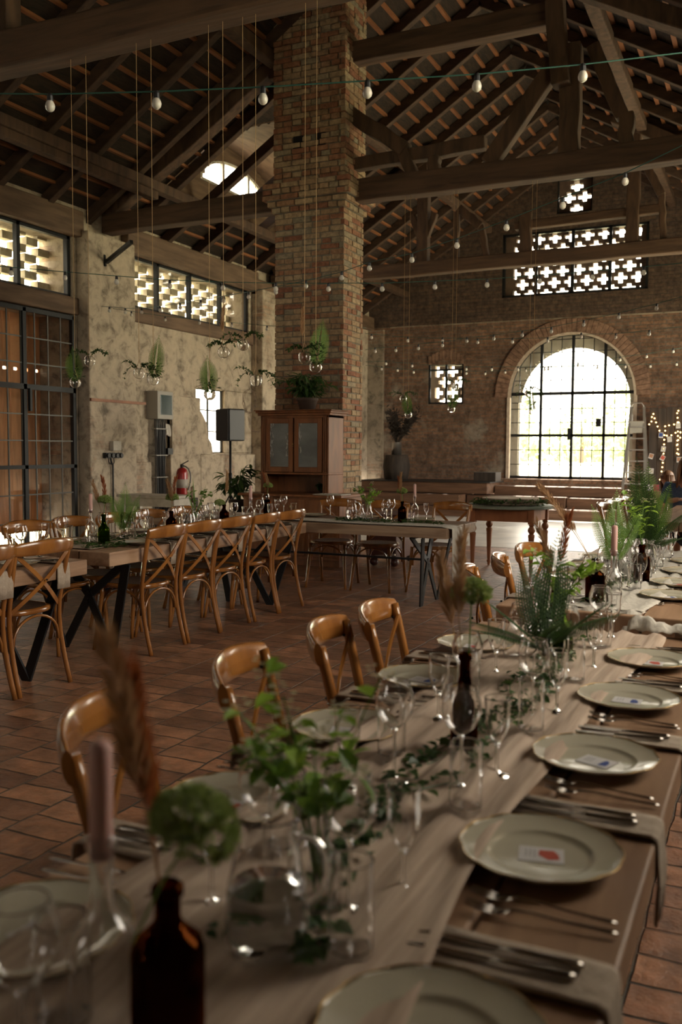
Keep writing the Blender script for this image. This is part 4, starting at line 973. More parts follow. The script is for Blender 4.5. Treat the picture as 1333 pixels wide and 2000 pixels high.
def make_spray(seed, L=.3, spread=.16, nl=26, mat=M_leafb, blossoms=True, big=1.0):
    rnd = random.Random(seed); e = empty('leafy_spray', (0, 0, -50), 0, 'spray', 'leaves'); st = MB(); lf = MB(); bl = MB()
    for k in range(6):
        a = rnd.uniform(0, 2*PI); sp = rnd.uniform(.3, 1)*spread; pts = [(0, 0, 0), (0, 0, L*.35), (math.cos(a)*sp*.5, math.sin(a)*sp*.5, L*.7), (math.cos(a)*sp, math.sin(a)*sp, L*rnd.uniform(.75, 1.05))]
        c = bez(*pts, 10); st.sweep(c, .0015, 4)
        for j in range(nl//3):
            i = rnd.randint(4, 10); p = c[i]; lf.leaf(p, (rnd.uniform(-1, 1), rnd.uniform(-1, 1), rnd.uniform(-.5, .8)), rnd.uniform(.025, .05)*big, rnd.uniform(.02, .035)*big, (rnd.uniform(-.5, .5), rnd.uniform(-.5, .5), 1), .4)
        if blossoms:
            for j in range(14):
                p = c[-1]+Vector((rnd.uniform(-1, 1), rnd.uniform(-1, 1), rnd.uniform(-.6, 1)))*.02*big
                for m in range(5): bl.leaf(p, (math.cos(m*1.26), math.sin(m*1.26), .5), .006*big, .005*big, (0, 0, 1))
    st.build('stem', M_fern, e); lf.build('leaves', mat, e)
    if blossoms: bl.build('blossom', M_white, e)
    return e
def garland(label, p0, p1, w=.07, n=260, seed=0, mat=M_leaf, z=TB):
    rnd = random.Random(seed); e = empty('ivy_garland', (p0[0], p0[1], z), 0, label, 'garland', 'leafy garlands on the runners'); st = MB(); lf = MB()
    p0 = Vector((p0[0], p0[1], 0)); p1 = Vector((p1[0], p1[1], 0)); d = p1-p0; s = Vector((-d.y, d.x, 0)).normalized()
    ph = [rnd.uniform(0, 6) for _ in range(4)]
    def c(t, k): return d*t+s*(w*.5*math.sin(t*d.length*4+ph[k])+.02*math.sin(t*d.length*13+ph[k]))+Vector((0, 0, .012+.008*math.sin(t*30+k)))
    for k in range(3): st.sweep([c(i/60, k) for i in range(61)], .0016, 4)
    for i in range(n):
        p = c(rnd.random(), rnd.randint(0, 2))+Vector((rnd.uniform(-.02, .02), rnd.uniform(-.02, .02), rnd.uniform(0, .02)))
        L = rnd.uniform(.018, .036); a = rnd.uniform(0, 6.28); lf.leaf(p, (math.cos(a), math.sin(a), rnd.uniform(-.1, .45)), L, L*.75, (rnd.uniform(-.5, .5), rnd.uniform(-.5, .5), 1), .4)
    st.build('vine', M_ferndk, e); lf.build('leaves', mat, e); return e
garland('ivy garland winding between the glasses on the foreground table', (-.60, 1.0), (-.60, 3.3), .10, 520, 1)
garland('ivy garland along the second right table', (-.66, 4.0), (-.66, 6.2), .10, 420, 2)
garland('ivy garland along the middle of the long left table', (-4.3, 4.85), (-4.3, 7.3), .08, 420, 3)
garland('ivy garland on the near left table', (-4.28, 3.1), (-4.28, 4.35), .08, 200, 4, z=TB-.012)
garland('ivy garland on the middle of the cross table', (-3.7, 7.80), (-2.65, 7.78), .10, 360, 5)
garland('ivy sprigs lying at the near end of the long left table', (-4.18, 4.78), (-4.02, 5.05), .10, 90, 6)
P_fernA = make_fern('fern_bunch', [((0, 0, 0), (.02, .1, 1), .34, .075, .05), ((0, 0, 0), (-.35, .1, 1), .28, .06, .2), ((0, 0, .0), (.4, -.05, 1), .28, .06, .25)], M_fern)
P_fernB = make_fern('wide_fern_bunch', [((0, 0, 0), (-.9, .3, .35), .26, .07, .25), ((0, 0, .02), (.9, .2, .45), .26, .07, .3), ((0, 0, .03), (.3, -.9, .6), .2, .06, .3), ((0, 0, 0), (.1, .1, 1), .36, .09, .1), ((0, 0, .0), (-.8, -.15, .8), .28, .075, .35), ((0, 0, 0), (-.9, -.5, .45), .30, .075, .3), ((0, 0, 0), (.7, -.3, .8), .26, .07, .4), ((0, 0, 0), (-.2, .3, 1), .30, .08, .15)], M_ferndk)
P_plumes = [make_plume(1), make_plume(2, .30, lean=(-.25, .1, 1)), make_plume(3, .33, M_rust, (.05, .1, 1)), make_plume(4, .45, lean=(-.55, -.1, 1))]
P_heads = [make_head(.055, .22, 1), make_head(.045, .15, 2)]
P_sprays = [make_spray(1), make_spray(2, .22, .12), make_spray(3, .26, .14, 20, M_fern, True)]
def PX(x, y, z=TB, **k): return at(x, y, Z=z)
def bot(p, loc, where, group='bottles used as vases on the tables', rz=0): return put(p, (loc[0], loc[1], loc[2]+.004), rz, where, group)
def candle(loc, h, where, tilt=0.0): return put(P_candle, (loc[0], loc[1], loc[2]+h), random.uniform(0, 6), where, 'pink taper candles', rx=tilt)
# --- foreground table centre
L0 = (-.655, .775, TB); bot(P_clear, L0, 'clear glass bottle in the lower left corner holding a thick pink candle')
cnd = candle(L0, .228, 'thick dusty pink candle in the clear bottle at the lower left', .0); cnd.scale = (1.25, 1.25, .78)
L0 = (-.585, .80, TB); bot(P_amberb, L0, 'dark brown bottle in the lower left corner beside the candle bottle')
put(P_plumes[0], (L0[0], L0[1], TB+.16), 3.0, 'blurred rusty pampas stem in the brown bottle at the lower left', 'pampas and grass stems'); put(P_plumes[2], (L0[0]-.004, L0[1], TB+.15), 2.2, 'blurred orange grass blade in the brown bottle at the lower left', 'pampas and grass stems')
HR = Matrix.Rotation(.45, 3, 'Y'); hp = at(385, 1600, D=.93)-HR@Vector((.008, .003, .17)); h = put(P_heads[0], hp, 0, 'blurred round green flower head hanging from the brown bottle at the lower left', 'round green flower heads'); h.rotation_euler = (0, .45, 0); h.scale = (.78, .78, .78)
put(P_jug, (-.59, 1.03, TB+.006), .1, 'glass water jug in the foreground, left of the nearest tumbler', 'glass water jugs').scale = (.9, .9, .95)
L0 = (-.585, 1.16, TB); bot(P_smallb, L0, 'small clear bottle with green stems behind the foreground jug')
put(P_sprays[0], (L0[0], L0[1], TB+.03), .4, 'bright green leafy spray with cream blossom above the foreground jug', 'leafy sprays in bottles'); put(P_sprays[2], (L0[0]+.01, L0[1], TB+.02), 2.4, 'second blossoming spray leaning right above the foreground jug', 'leafy sprays in bottles')
L0 = (-.60, 1.93, TB); bot(P_ambert, L0, 'tall dark brown bottle standing in the middle of the foreground table')
put(P_plumes[1], (L0[0], L0[1], TB+.17), .8, 'tan pampas stem in the tall brown bottle of the foreground table', 'pampas and grass stems'); put(P_plumes[0], (L0[0], L0[1], TB+.17), 3.4, 'second tan pampas stem in the tall brown bottle', 'pampas and grass stems')
put(P_heads[0], (L0[0]+.008, L0[1], TB+.20), 1.0, 'feathery green flower head above the tall brown bottle', 'round green flower heads')
L0 = (-.575, 2.62, TB); bot(P_smallb, L0, 'pear-shaped clear bottle with green stems at the far half of the foreground table'); bot(P_greenb, (-.60, 2.95, TB), 'green glass bottle behind the pear-shaped bottle on the foreground table')
put(P_fernB, (L0[0], L0[1], TB+.10), .3, 'wide dark fern bunch arching over the far half of the foreground table', 'fern bunches in bottles'); put(P_sprays[1], (-.60, 2.95, TB+.13), .4, 'small drooping spray in the green bottle of the foreground table', 'leafy sprays in bottles')
bot(P_ambert, (-.66, 3.16, TB), 'brown bottle with russet pampas near the far end of the foreground table'); put(P_plumes[2], (-.66, 3.16, TB+.16), 4.6, 'russet pampas stem near the far end of the foreground table', 'pampas and grass stems'); put(P_plumes[1], (-.66, 3.16, TB+.16), 2.0, 'curved tan plume near the far end of the foreground table', 'pampas and grass stems')
put(P_jug, (-.74, 3.3, TB+.006), 2.0, 'round glass jug at the far end of the foreground table', 'glass water jugs')
# --- second right table
L0 = (-.60, 4.06, TB); bot(P_clear, L0, 'clear bottle with a mauve candle at the near end of the second right table'); candle(L0, .228, 'mauve taper candle at the near end of the second right table')
bot(P_amberb, (-.69, 4.13, TB), 'brown bottle just left of the candle on the second right table'); bot(P_amberb, (-.58, 4.86, TB), 'brown bottle behind the candle on the second right table')
put(P_plumes[3], (-.69, 4.13, TB+.16), .3, 'long arching pampas plume leaning left from the second right table', 'pampas and grass stems'); put(P_plumes[3], (-.69, 4.13, TB+.15), 5.6, 'feathery brown plume bending low from the second right table', 'pampas and grass stems')
bot(P_smallb, (-.66, 4.5, TB), 'clear bottle holding ferns on the second right table'); put(P_fernA, (-.66, 4.5, TB+.14), .35, 'upright fern right behind the mauve candle', 'fern bunches in bottles').scale = (1.15, 1.15, 1.1)
put(P_sprays[0], (-.58, 4.86, TB+.15), 1.4, 'leafy spray in the brown bottle on the second right table', 'leafy sprays in bottles')
bot(P_smallb, (-.60, 5.45, TB), 'clear bottle holding a tall fern at the right edge of the photo'); f = put(P_fernB, (-.62, 5.40, TB+.12), 2.5, 'tall layered fern at the right edge of the photo', 'fern bunches in bottles'); f.scale = (1.3, 1.3, 1.5)
put(P_fernA, (-.6, 5.42, TB+.14), 2.8, 'second upright fern in the bottle at the right edge', 'fern bunches in bottles').scale = (1.3, 1.3, 1.45)
put(P_jug, (-.60, 5.2, TB+.006), 1.0, 'glass jug on the second right table at the right edge', 'glass water jugs')
# --- long left table and near left table
def CT(x, y): p = at(x, y, Z=TB); return (p.x, p.y, TB)
L0 = (-4.30, 5.02, TB); bot(P_clear, L0, 'clear bottle with a pale candle at the near end of the long left table'); candle(L0, .228, 'pale candle in the clear bottle at the near end of the long left table')
bot(P_greenb, (-4.22, 5.06, TB), 'olive green bottle beside the clear candle bottle on the long left table'); put(P_plumes[1], (-4.22, 5.06, TB+.17), 1.5, 'tan pampas stem in the olive bottle of the long left table', 'pampas and grass stems'); put(P_heads[1], (-4.22, 5.06, TB+.17), 0, 'green umbel in the olive bottle of the long left table', 'round green flower heads'); put(P_plumes[2], (-4.20, 5.06, TB+.17), .9, 'rusty grass in the olive bottle of the long left table', 'pampas and grass stems')
bot(P_smallb, (-4.33, 5.42, TB), 'small clear bottle with a bright fern on the long left table'); put(P_fernA, (-4.33, 5.42, TB+.06), .5, 'bright green fern on the long left table between the glasses', 'fern bunches in bottles').scale = (1.1, 1.1, 1.1)
L0 = (-4.36, 6.35, TB); bot(P_clear, L0, 'clear candle bottle on the window side in the middle of the long left table'); candle(L0, .228, 'slim pink candle in the middle of the long left table')
bot(P_amberb, (-4.12, 5.72, TB), 'small brown bottle beside the jug on the long left table'); put(P_heads[1], (-4.12, 5.72, TB+.16), 1, 'green umbel in the brown bottle beside the left jug', 'round green flower heads'); put(P_plumes[1], (-4.12, 5.72, TB+.16), 3.1, 'tan pampas in the brown bottle beside the left jug', 'pampas and grass stems'); put(P_plumes[2], (-4.12, 5.72, TB+.16), 4.6, 'rusty grass in the brown bottle beside the left jug', 'pampas and grass stems')
put(P_jug, (-4.22, 6.10, TB+.006), 0, 'glass water jug in the middle of the long left table', 'glass water jugs')
bot(P_smallb, (-4.30, 6.32, TB), 'clear bottle with blossoming spray on the long left table'); put(P_sprays[2], (-4.30, 6.32, TB+.10), 0, 'cream blossoming spray above the jug on the long left table', 'leafy sprays in bottles'); put(P_fernA, (-4.30, 6.32, TB+.1), 1.6, 'dark fern behind the blossoming spray of the long left table', 'fern bunches in bottles')
bot(P_amberb, (-4.22, 6.62, TB), 'brown bottle with pampas at the far half of the long left table'); put(P_plumes[0], (-4.22, 6.62, TB+.15), .3, 'thick tan pampas at the far half of the long left table', 'pampas and grass stems'); put(P_heads[0], (-4.25, 6.6, TB+.05), 2, 'low green umbel at the far half of the long left table', 'round green flower heads')
L0 = (-4.10, 6.86, TB); bot(P_clear, L0, 'clear bottle with a pink candle at the far end of the long left table'); candle(L0, .228, 'pink candle at the far end of the long left table')
L0 = (-4.38, 3.78, TB-.015); bot(P_clear, L0, 'clear candle bottle cut by the left edge of the photo'); candle(L0, .228, 'pale candle at the left edge of the photo')
# --- cross table
def CR(x, y): p = at(x, y, Z=TB); return (p.x, min(p.y, 8.3), TB)
L0 = CR(567, 998); bot(P_amberb, L0, 'small brown bottle holding a green umbel in front of the cabinet'); put(P_heads[1], (L0[0], L0[1], TB+.15), 0, 'round green umbel in front of the cabinet', 'round green flower heads'); put(P_plumes[1], (L0[0], L0[1], TB+.14), 3.2, 'tan pampas in front of the cabinet', 'pampas and grass stems'); put(P_plumes[2], (L0[0], L0[1], TB+.12), 1.2, 'red grass stalk in front of the cabinet', 'pampas and grass stems')
put(P_jug, tuple(CR(687, 1016))[:2]+(TB+.006,), .2, 'glass jug at the middle of the cross table', 'glass water jugs')
L0 = CR(721, 1020); bot(P_smallb, L0, 'small bottle with white-green blossom next to the jug on the cross table'); put(P_sprays[1], (L0[0], L0[1], TB+.10), 1.2, 'white-green blossoming spray right of the jug on the cross table', 'leafy sprays in bottles'); put(P_sprays[2], (L0[0]-.03, L0[1]+.02, TB+.1), 3, 'second blossoming spray above the jug on the cross table', 'leafy sprays in bottles')
bot(P_smallb, CR(706, 1016), 'empty small bottle between the jug and the blossom bottle').scale = (.9, .9, .8)
L0 = CR(786, 1022); bot(P_amberb, L0, 'rounded brown bottle on the cross table beside the clear candle bottle'); put(P_heads[1], (L0[0], L0[1], TB+.15), 2, 'green umbel in the rounded brown bottle of the cross table', 'round green flower heads'); put(P_plumes[0], (L0[0], L0[1], TB+.13), 3.4, 'feathery tan pampas in the rounded brown bottle of the cross table', 'pampas and grass stems'); put(P_plumes[2], (L0[0], L0[1], TB+.12), 2.1, 'red grass stalk in the rounded brown bottle of the cross table', 'pampas and grass stems')
L0 = CR(810, 1020); bot(P_clear, L0, 'slender clear bottle with a mauve candle on the cross table'); candle(L0, .228, 'mauve candle in the slender bottle on the cross table')
for (p, x, y, lb) in ((P_wine, 755, 1018, 'wine glass left of the rounded brown bottle on the cross table'), (P_flute, 833, 1018, 'sparkling small goblet near the runner end of the cross table'), (P_wine, 663, 1006, 'wine glass just left of the jug on the cross table'), (P_tumb, 768, 1012, 'tumbler behind the rounded brown bottle'), (P_wine, 547, 1000, 'wine glass left of the umbel in front of the cabinet')):
    q = CR(x, y); put(p, (q[0], q[1], TB+.006), 0, lb, 'glasses on the cross table')

# ================================================================== ROUND TABLE, CABINET AND THE REST
rtb = empty('round_table', (-2.78, 10.62, 0), 0, 'round green-topped table with turned orange legs in front of the steps', 'table')
b = MB(); b.lathe([(0, .745), (.52, .745), (.54, .75), (.54, .772), (.52, .78), (0, .78)], 48); b.build('tabletop', M_green, rtb, smooth=False)
b = MB(); q = .345
for s in (-1, 1): b.box((-q, s*q-.012, .60), (q, s*q+.012, .745)); b.box((s*q-.012, -q, .60), (s*q+.012, q, .745))
b.build('apron', M_rtw, rtb)
for sx in (-1, 1):
    for sy in (-1, 1):
        b = MB(); b.box((sx*q-.035, sy*q-.035, .58), (sx*q+.035, sy*q+.035, .745))
        b.lathe([(.022, .58), (.034, .57), (.022, .553), (.030, .545), (.042, .52), (.042, .50), (.028, .475), (.024, .468), (.036, .46), (.038, .44), (.034, .42), (.022, .12), (.018, .07), (.026, .06), (.024, .045), (.018, .03), (.014, 0)], 16, c=(sx*q, sy*q, 0)); b.build('turned_leg', M_rtw, rtb, smooth=False)
sl = empty('wood_slice', (-2.78, 10.62, .78), 0, 'thick round wood slice lying on the green table', 'wood slice')
b = MB(); b.lathe([(.33, .0), (.335, .04), (.33, .078)], 40, wob=lambda a: .02*math.sin(3*a)); b.build('bark', M_bark, sl); b = MB(); b.lathe([(0, .0), (.33, .0), (.33, .08), (0, .08)], 40, wob=lambda a: .02*math.sin(3*a)); b.build('wood_disc', M_slab, sl)
rnd = random.Random(9); e = empty('leaf_wreath', (-2.78, 10.62, .78), 0, 'dark leafy wreath around the wood slice on the round table', 'wreath'); b = MB()
for k in range(520):
    a = rnd.uniform(0, 2*PI); r = .385+rnd.uniform(-.04, .05); L = rnd.uniform(.03, .06); b.leaf((r*math.cos(a), r*math.sin(a), rnd.uniform(.004, .06)), (rnd.uniform(-1, 1), rnd.uniform(-1, 1), rnd.uniform(-.2, .6)), L, L*.5, (rnd.uniform(-.5, .5), rnd.uniform(-.5, .5), 1), .3)
b.build('leaves', M_leaf, e)
b = MB(); b.sweep([(.385*math.cos(a/6), .385*math.sin(a/6), .02) for a in range(39)], .006, 5); b.build('twig_ring', M_bark, e)

# cabinet: lower sideboard and glazed hutch
HX0, HX1, HY = -5.80, -4.85, 9.95
sb = empty('sideboard_cabinet', (-5.3, 10.15, 0), 0, 'tall walnut sideboard with a glazed hutch in front of the brick pillar', 'cabinet')
def cb(name, boxes, mat=M_cab, bev=.006, par=sb):
    b = MB()
    for a, c in boxes: b.box((a[0]+5.3, a[1]-10.15, a[2]), (c[0]+5.3, c[1]-10.15, c[2]))
    return b.build(name, mat, par, bevel=bev)
cb('base_body', [((-5.95, 9.78, .08), (-4.62, 10.42, .84)), ((-5.93, 9.82, 0), (-4.64, 10.40, .08))])
cb('worktop', [((-6.0, 9.72, .84), (-4.57, 10.44, .87))])
for i in range(3):
    x0 = -5.93+.44*i; d_ = cb('base_door', [((x0+.02, 9.765, .12), (x0+.41, 9.79, .58)), ((x0+.07, 9.755, .17), (x0+.36, 9.77, .53))])
    d_ = cb('drawer', [((x0+.02, 9.765, .62), (x0+.41, 9.79, .81))]); k = MB(); k.ball((x0+.215+5.3, 9.755-10.15, .72), .013, 8); k.build('knob', M_gold, d_, smooth=True)
cb('marble_edge', [((-4.95, 9.715, .872), (-4.57, 10.0, .885))], M_whitep)
cb('hutch_side', [((HX0, HY, .87), (HX0+.03, 10.38, 1.84))]); cb('hutch_side', [((HX1-.03, HY, .87), (HX1, 10.38, 1.84))])
cb('hutch_back', [((HX0, 10.36, .87), (HX1, 10.38, 1.84))]); cb('hutch_shelf', [((HX0-.01, HY-.02, 1.105), (HX1+.01, 10.36, 1.13))]); cb('hutch_top', [((HX0, HY, 1.80), (HX1, 10.38, 1.84))])
cb('cornice', [((HX0-.03, HY-.03, 1.83), (HX1+.03, 10.40, 1.86)), ((HX0-.05, HY-.05, 1.86), (HX1+.05, 10.42, 1.885)), ((HX0-.065, HY-.065, 1.885), (HX1+.065, 10.42, 1.90))], bev=.008)
for x in (HX0+.03, HX0+.055, HX1-.075, HX1-.05): cb('fluted_pilaster', [((x, HY-.014, .88), (x+.018, HY+.01, 1.82))], bev=.007)
for i, (x0, x1) in enumerate(((HX0+.085, -5.335), (-5.315, HX1-.085))):
    dd = cb('glazed_door', [((x0, HY-.022, 1.135), (x0+.06, HY, 1.80)), ((x1-.06, HY-.022, 1.135), (x1, HY, 1.80)), ((x0+.06, HY-.022, 1.135), (x1-.06, HY, 1.20)), ((x0+.06, HY-.022, 1.735), (x1-.06, HY, 1.80))])
    m = cb('frosted_pane', [((x0+.055, HY-.012, 1.195), (x1-.055, HY-.006, 1.74))], M_frost, 0); m.parent = dd
    c = MB(); rnd = random.Random(i)
    for (cx0, wdt, z0, z1) in ((x0+.06, .05, 1.32, 1.735), (x1-.10, .04, 1.33, 1.62)) if i == 0 else ((x0+.06, .04, 1.37, 1.735),):
        def fn(u, v, cx0=cx0, wdt=wdt, z0=z0, z1=z1): return (cx0+5.3+u*wdt*(.75+.25*math.sin(v*14)), HY-10.15-.013-.002*math.sin(u*9+v*20), z0+(z1-z0)*v)
        c.grid(fn, 6, 24)
    c.build('lace_strip', mk('white_lace%d' % i, (.42, .42, .38), (.15, .15, .13), rough=.9, scale=(60, 60, 22), contrast=(.45, .55)), dd)
k = MB(); k.ball((-5.325+5.3, HY-10.15-.035, 1.48), .009, 8); k.ball((-5.325+5.3, HY-10.15-.03, 1.455), .006, 8); k.build('key_knob', M_gold, sb, smooth=True)
def pot_plant(name, loc, label, R, H, spread, n, mat, seed, potmat=M_terra, big=.12, up_=.5):
    rnd = random.Random(seed); e = empty(name, loc, 0, label, 'plant'); b = MB(); b.lathe([(0, 0), (R*.72, 0), (R*.95, H*.75), (R*1.05, H*.8), (R*1.05, H), (R*.95, H), (R*.9, H*.8), (0, H*.8)], 24); b.build('pot', potmat, e, smooth=True)
    s = MB(); l = MB()
    for k in range(n):
        a = rnd.uniform(0, 2*PI); f = rnd.uniform(.2, 1); hh = rnd.uniform(.2, 1)*spread*up_
        tip = Vector((math.cos(a)*spread*f, math.sin(a)*spread*f, H+hh)); c = bez((0, 0, H*.8), (tip.x*.2, tip.y*.2, H+hh*.9), (tip.x*.6, tip.y*.6, H+hh*1.25), tip, 6); s.sweep(c, .003, 4)
        for j in range(5): p = c[rnd.randint(2, 6)]; l.leaf(p, (math.cos(a)+rnd.uniform(-.9, .9), math.sin(a)+rnd.uniform(-.9, .9), rnd.uniform(-.7, .5)), big*rnd.uniform(.6, 1.1), big*.32, (rnd.uniform(-.4, .4), rnd.uniform(-.4, .4), 1), .6)
    s.build('stems', M_ferndk, e); l.build('foliage', mat, e); return e
pot_plant('potted_plant', (-5.22, 10.10, 1.90), 'dark bushy plant in a clay pot on top of the glazed cabinet', .13, .15, .30, 60, M_ferndk, 1, up_=.9)
pot_plant('potted_plant', (-5.02, 10.15, .87), 'small trailing plant inside the open shelf of the cabinet', .05, .06, .12, 26, M_ferndk, 2, big=.07, up_=.5)
pot_plant('potted_plant', (-6.35, 10.3, .55), 'glossy broad-leaved plant left of the cabinet', .12, .2, .28, 34, M_leaf, 3, big=.16, up_=1.4)
b = MB(); b.box((-6.6, 10.05, 0), (-6.1, 10.55, .55)); tag(b.build('plant_stand', M_wood_dk, bevel=.01), 'dark wooden stand under the broad-leaved plant', 'stand')
ch = empty('red_chest', (-4.18, 10.45, 0), 0, 'dark red wooden chest with bun feet behind the cross table', 'chest')
b = MB(); b.box((-.22, -.3, .10), (.14, .35, .62)); b.box((-.24, -.32, .60), (.16, .37, .64)); b.build('chest_body', M_chest, ch, bevel=.01)
for x, y in ((-.17, -.24), (.1, -.24), (-.17, .3), (.1, .3)): k = MB(); k.ball((x, y, .055), .055, 14, (1, 1, .95)); k.build('bun_foot', M_chest, ch, smooth=True)
k = MB(); k.bar((-.12, -.325, .13), (.14, -.325, .16), .02, .02); k.build('metal_strip', M_alu, ch)
k = MB(); k.box((-.03, -.325, .42), (.07, -.30, .54)); k.build('carved_panel', M_cab, ch)
# speaker
sp = empty('loudspeaker', (-7.22, 11.5, 1.53), -.35, 'black loudspeaker on a pole in front of the bright small window', 'speaker'); b = MB(); b.box((-.16, -.15, 0), (.16, .15, .47)); b.build('speaker_case', M_black, sp, bevel=.02)
b = MB(); b.box((-.145, -.158, .015), (.145, -.15, .455)); b.build('grille', mk('speaker_grille', (.02, .02, .022), (.035, .035, .04), rough=.6, scale=(200, 200, 200)), sp)
spd = empty('speaker_stand', (-7.22, 11.5, 0), 0, 'black tripod pole carrying the loudspeaker', 'stand'); b = MB(); b.sweep([(0, 0, .3), (0, 0, 1.53)], .018, 10); b.sweep([(0, 0, .95), (0, 0, 1.06)], .028, 10); b.build('pole', M_black, spd, smooth=True)
for k in range(3): a = 2.1*k; b = MB(); b.sweep([(0, 0, .75), (.45*math.cos(a), .45*math.sin(a), .01)], .012, 8); b.build('leg', M_black, spd, smooth=True)
# things on the left wall
pn = empty('switch_cabinet', (XL+.0, 12.0, 1.88), 0, 'grey electrical cabinet with a dark green glass door on the left wall', 'electrical cabinet')
b = MB(); b.box((0, -.22, 0), (.22, .19, .44)); b.build('enclosure', M_grey, pn, bevel=.008); b = MB(); b.box((.22, -.15, .07), (.228, .15, .38)); b.build('glass_door', M_teal, pn, bevel=.004)
b = MB()
for k in range(16): b.sweep([(XL+.10+.02*(k % 2), 11.86+.017*k, 1.9), (XL+.11+.012*(k % 3), 11.86+.0165*k, 1.5), (XL+.10+.02*(k % 2), 11.865+.016*k, .15)], .008, 5)
tag(b.build('cable_bundle', M_black), 'thick bundle of black cables running down from the electrical cabinet', 'cables')
b = MB()
for z in (1.72, 1.30, .95): b.box((XL+.05, 11.83, z), (XL+.15, 12.14, z+.015))
tag(b.build('cable_clamps', M_grey), 'thin metal clamp strips across the black cable bundle', 'clamps')
b = MB(); b.box((XL, 12.13, 1.32), (XL+.16, 12.26, 1.42)); tag(b.build('socket_box', M_black), 'small black socket box beside the cable bundle', 'socket')
b = MB()
def fn(u, v): return (XL+.10+.012*math.sin(u*7+v*3), 12.15+u*.13, 1.62+v*.18+.015*math.sin(u*5))
b.grid(fn, 6, 6); tag(b.build('pinned_paper', M_paper, smooth=True, solid=.002), 'curled paper note pinned right of the cable bundle', 'paper')
wb = MB(); wb.box((XL+.22, 10.62, 1.38), (XL+.29, 10.80, 1.52)); tag(wb.build('junction_box', M_whitep, bevel=.006), 'small white junction box on the limewashed pier', 'junction box')
sk = empty('socket_strip', (XL+.22, 10.6, 1.27), 0, 'row of four dark round sockets on the limewashed pier', 'sockets')
for k in range(4): b = MB(); b.box((0, -.13+.095*k, 0), (.055, -.05+.095*k, .08)); b.lathe([(0, .03), (.032, .03), (.032, 0), (0, 0)], 12, c=(.055, -.09+.095*k, .04), M=Matrix.Rotation(PI/2, 3, 'Y')); b.build('socket', M_black, sk)
b = MB(); b.sweep([(.03, 0, 0), (.03, .02, -.06), (.03, .05, -.10), (.03, .05, -1.1)], .014, 6)
for k in (0, .12): b.sweep([(.03, k-.05, 0), (.03, k-.04, -.06), (.03, .05, -.1)], .007, 6)
b.build('conduit', M_black, sk)
b = MB(); b.box((XL+.22, 10.2, 2.08), (XL+.25, 11.45, 2.12)); tag(b.build('wooden_batten', M_rtw), 'thin wooden strip nailed across the limewashed pier', 'strip')
ex = empty('fire_extinguisher', (XL+.32, 12.28, .62), 0, 'red fire extinguisher at the foot of the left wall', 'fire extinguisher')
b = MB(); b.lathe([(0, 0), (.085, 0), (.092, .02), (.092, .40), (.075, .46), (.03, .49), (0, .49)], 20); b.build('tank', M_redp, ex, smooth=True); b = MB(); b.lathe([(.0925, .16), (.0935, .16), (.0935, .30), (.0925, .30)], 20); b.build('label', M_paper, ex, smooth=True)
b = MB(); b.box((-.02, -.02, .48), (.02, .02, .54)); b.bar((-.02, 0, .53), (.10, .04, .60), .02, .015); b.sweep(bez((.02, 0, .52), (.12, .1, .5), (.13, .1, .3), (.10, .02, .12), 8), .011, 6); b.build('valve_and_hose', M_black, ex)
b = MB(); b.box((XL+.15, 12.1, 0), (XL+.5, 12.48, .62)); tag(b.build('low_block', M_wood_dk, bevel=.01), 'dark low block under the fire extinguisher', 'block')
wt = empty('white_side_table', (-7.9, 10.62, 0), 0, 'chipped white wooden table standing against the limewashed pier', 'table'); b = MB(); b.box((-.52, -.25, .72), (.5, .25, .76)); b.build('tabletop', M_whitep, wt, bevel=.008); b = MB(); b.box((-.46, -.2, .6), (.44, .2, .72)); b.build('apron', M_whitep, wt)
for x in (-.44, .42):
    for y in (-.18, .18): b = MB(); b.box((x-.03, y-.03, 0), (x+.03, y+.03, .62)); b.build('leg', M_whitep, wt)
wr = empty('twig_wreath', (XL+.14, 14.68, 2.3), 0, 'thin twig wreaths hanging beside the small window', 'wreath')
for (y, z, r) in ((0, 0, .22), (.22, -.33, .24)):
    b = MB(); rnd = random.Random(int(r*100))
    for q in range(3): b.sweep([(.02*q, y+(r+rnd.uniform(-.02, .02))*math.cos(a/5), z+(r+rnd.uniform(-.02, .02))*math.sin(a/5)) for a in range(33)], .005, 4)
    b.build('twig_ring', M_bark, wr)
for i, (y0, y1) in enumerate(((11.0, 11.8), (12.6, 14.2))):
    pass
# barrel, jar and dried branches in the far left corner
b = MB(); b.lathe([(0, .73), (.27, .73), (.31, .95), (.32, 1.02), (.31, 1.1), (.27, 1.29), (.25, 1.30), (0, 1.28)], 24, c=(-7.87, 19.75, 0)); tag(b.build('dark_barrel', M_wood_dk, smooth=True), 'dark barrel in the far left corner of the hall', 'barrel')
b = MB(); b.lathe([(0, 0), (.115, 0), (.115, .28), (.12, .285), (.11, .285), (.11, .02), (0, .02)], 24, c=(-7.86, 19.72, 1.30)); tag(b.build('zinc_bucket', M_zinc, smooth=True), 'shiny zinc bucket standing on the dark barrel', 'bucket')
rnd = random.Random(5); b = MB()
for k in range(46):
    a = rnd.uniform(-.3, .75); c = rnd.uniform(-.35, .3); L = rnd.uniform(.5, .95); p0 = Vector((-7.86, 19.72, 1.5)); p1 = p0+Vector((a*L, c*L, L*.9)); b.sweep([p0, (p0+p1)/2+Vector((0, 0, .05)), p1], .004, 4)
    for m in range(14): q = p0+(p1-p0)*rnd.uniform(.35, 1.05); b.leaf(q, (rnd.uniform(-1, 1), rnd.uniform(-1, 1), rnd.uniform(-.2, 1)), .11, .03, (0, -1, .2))
tag(b.build('dried_branches', mk('dry_branch', (.035, .025, .018), rough=.9)), 'dark bushy dried branches in the zinc bucket', 'branches')
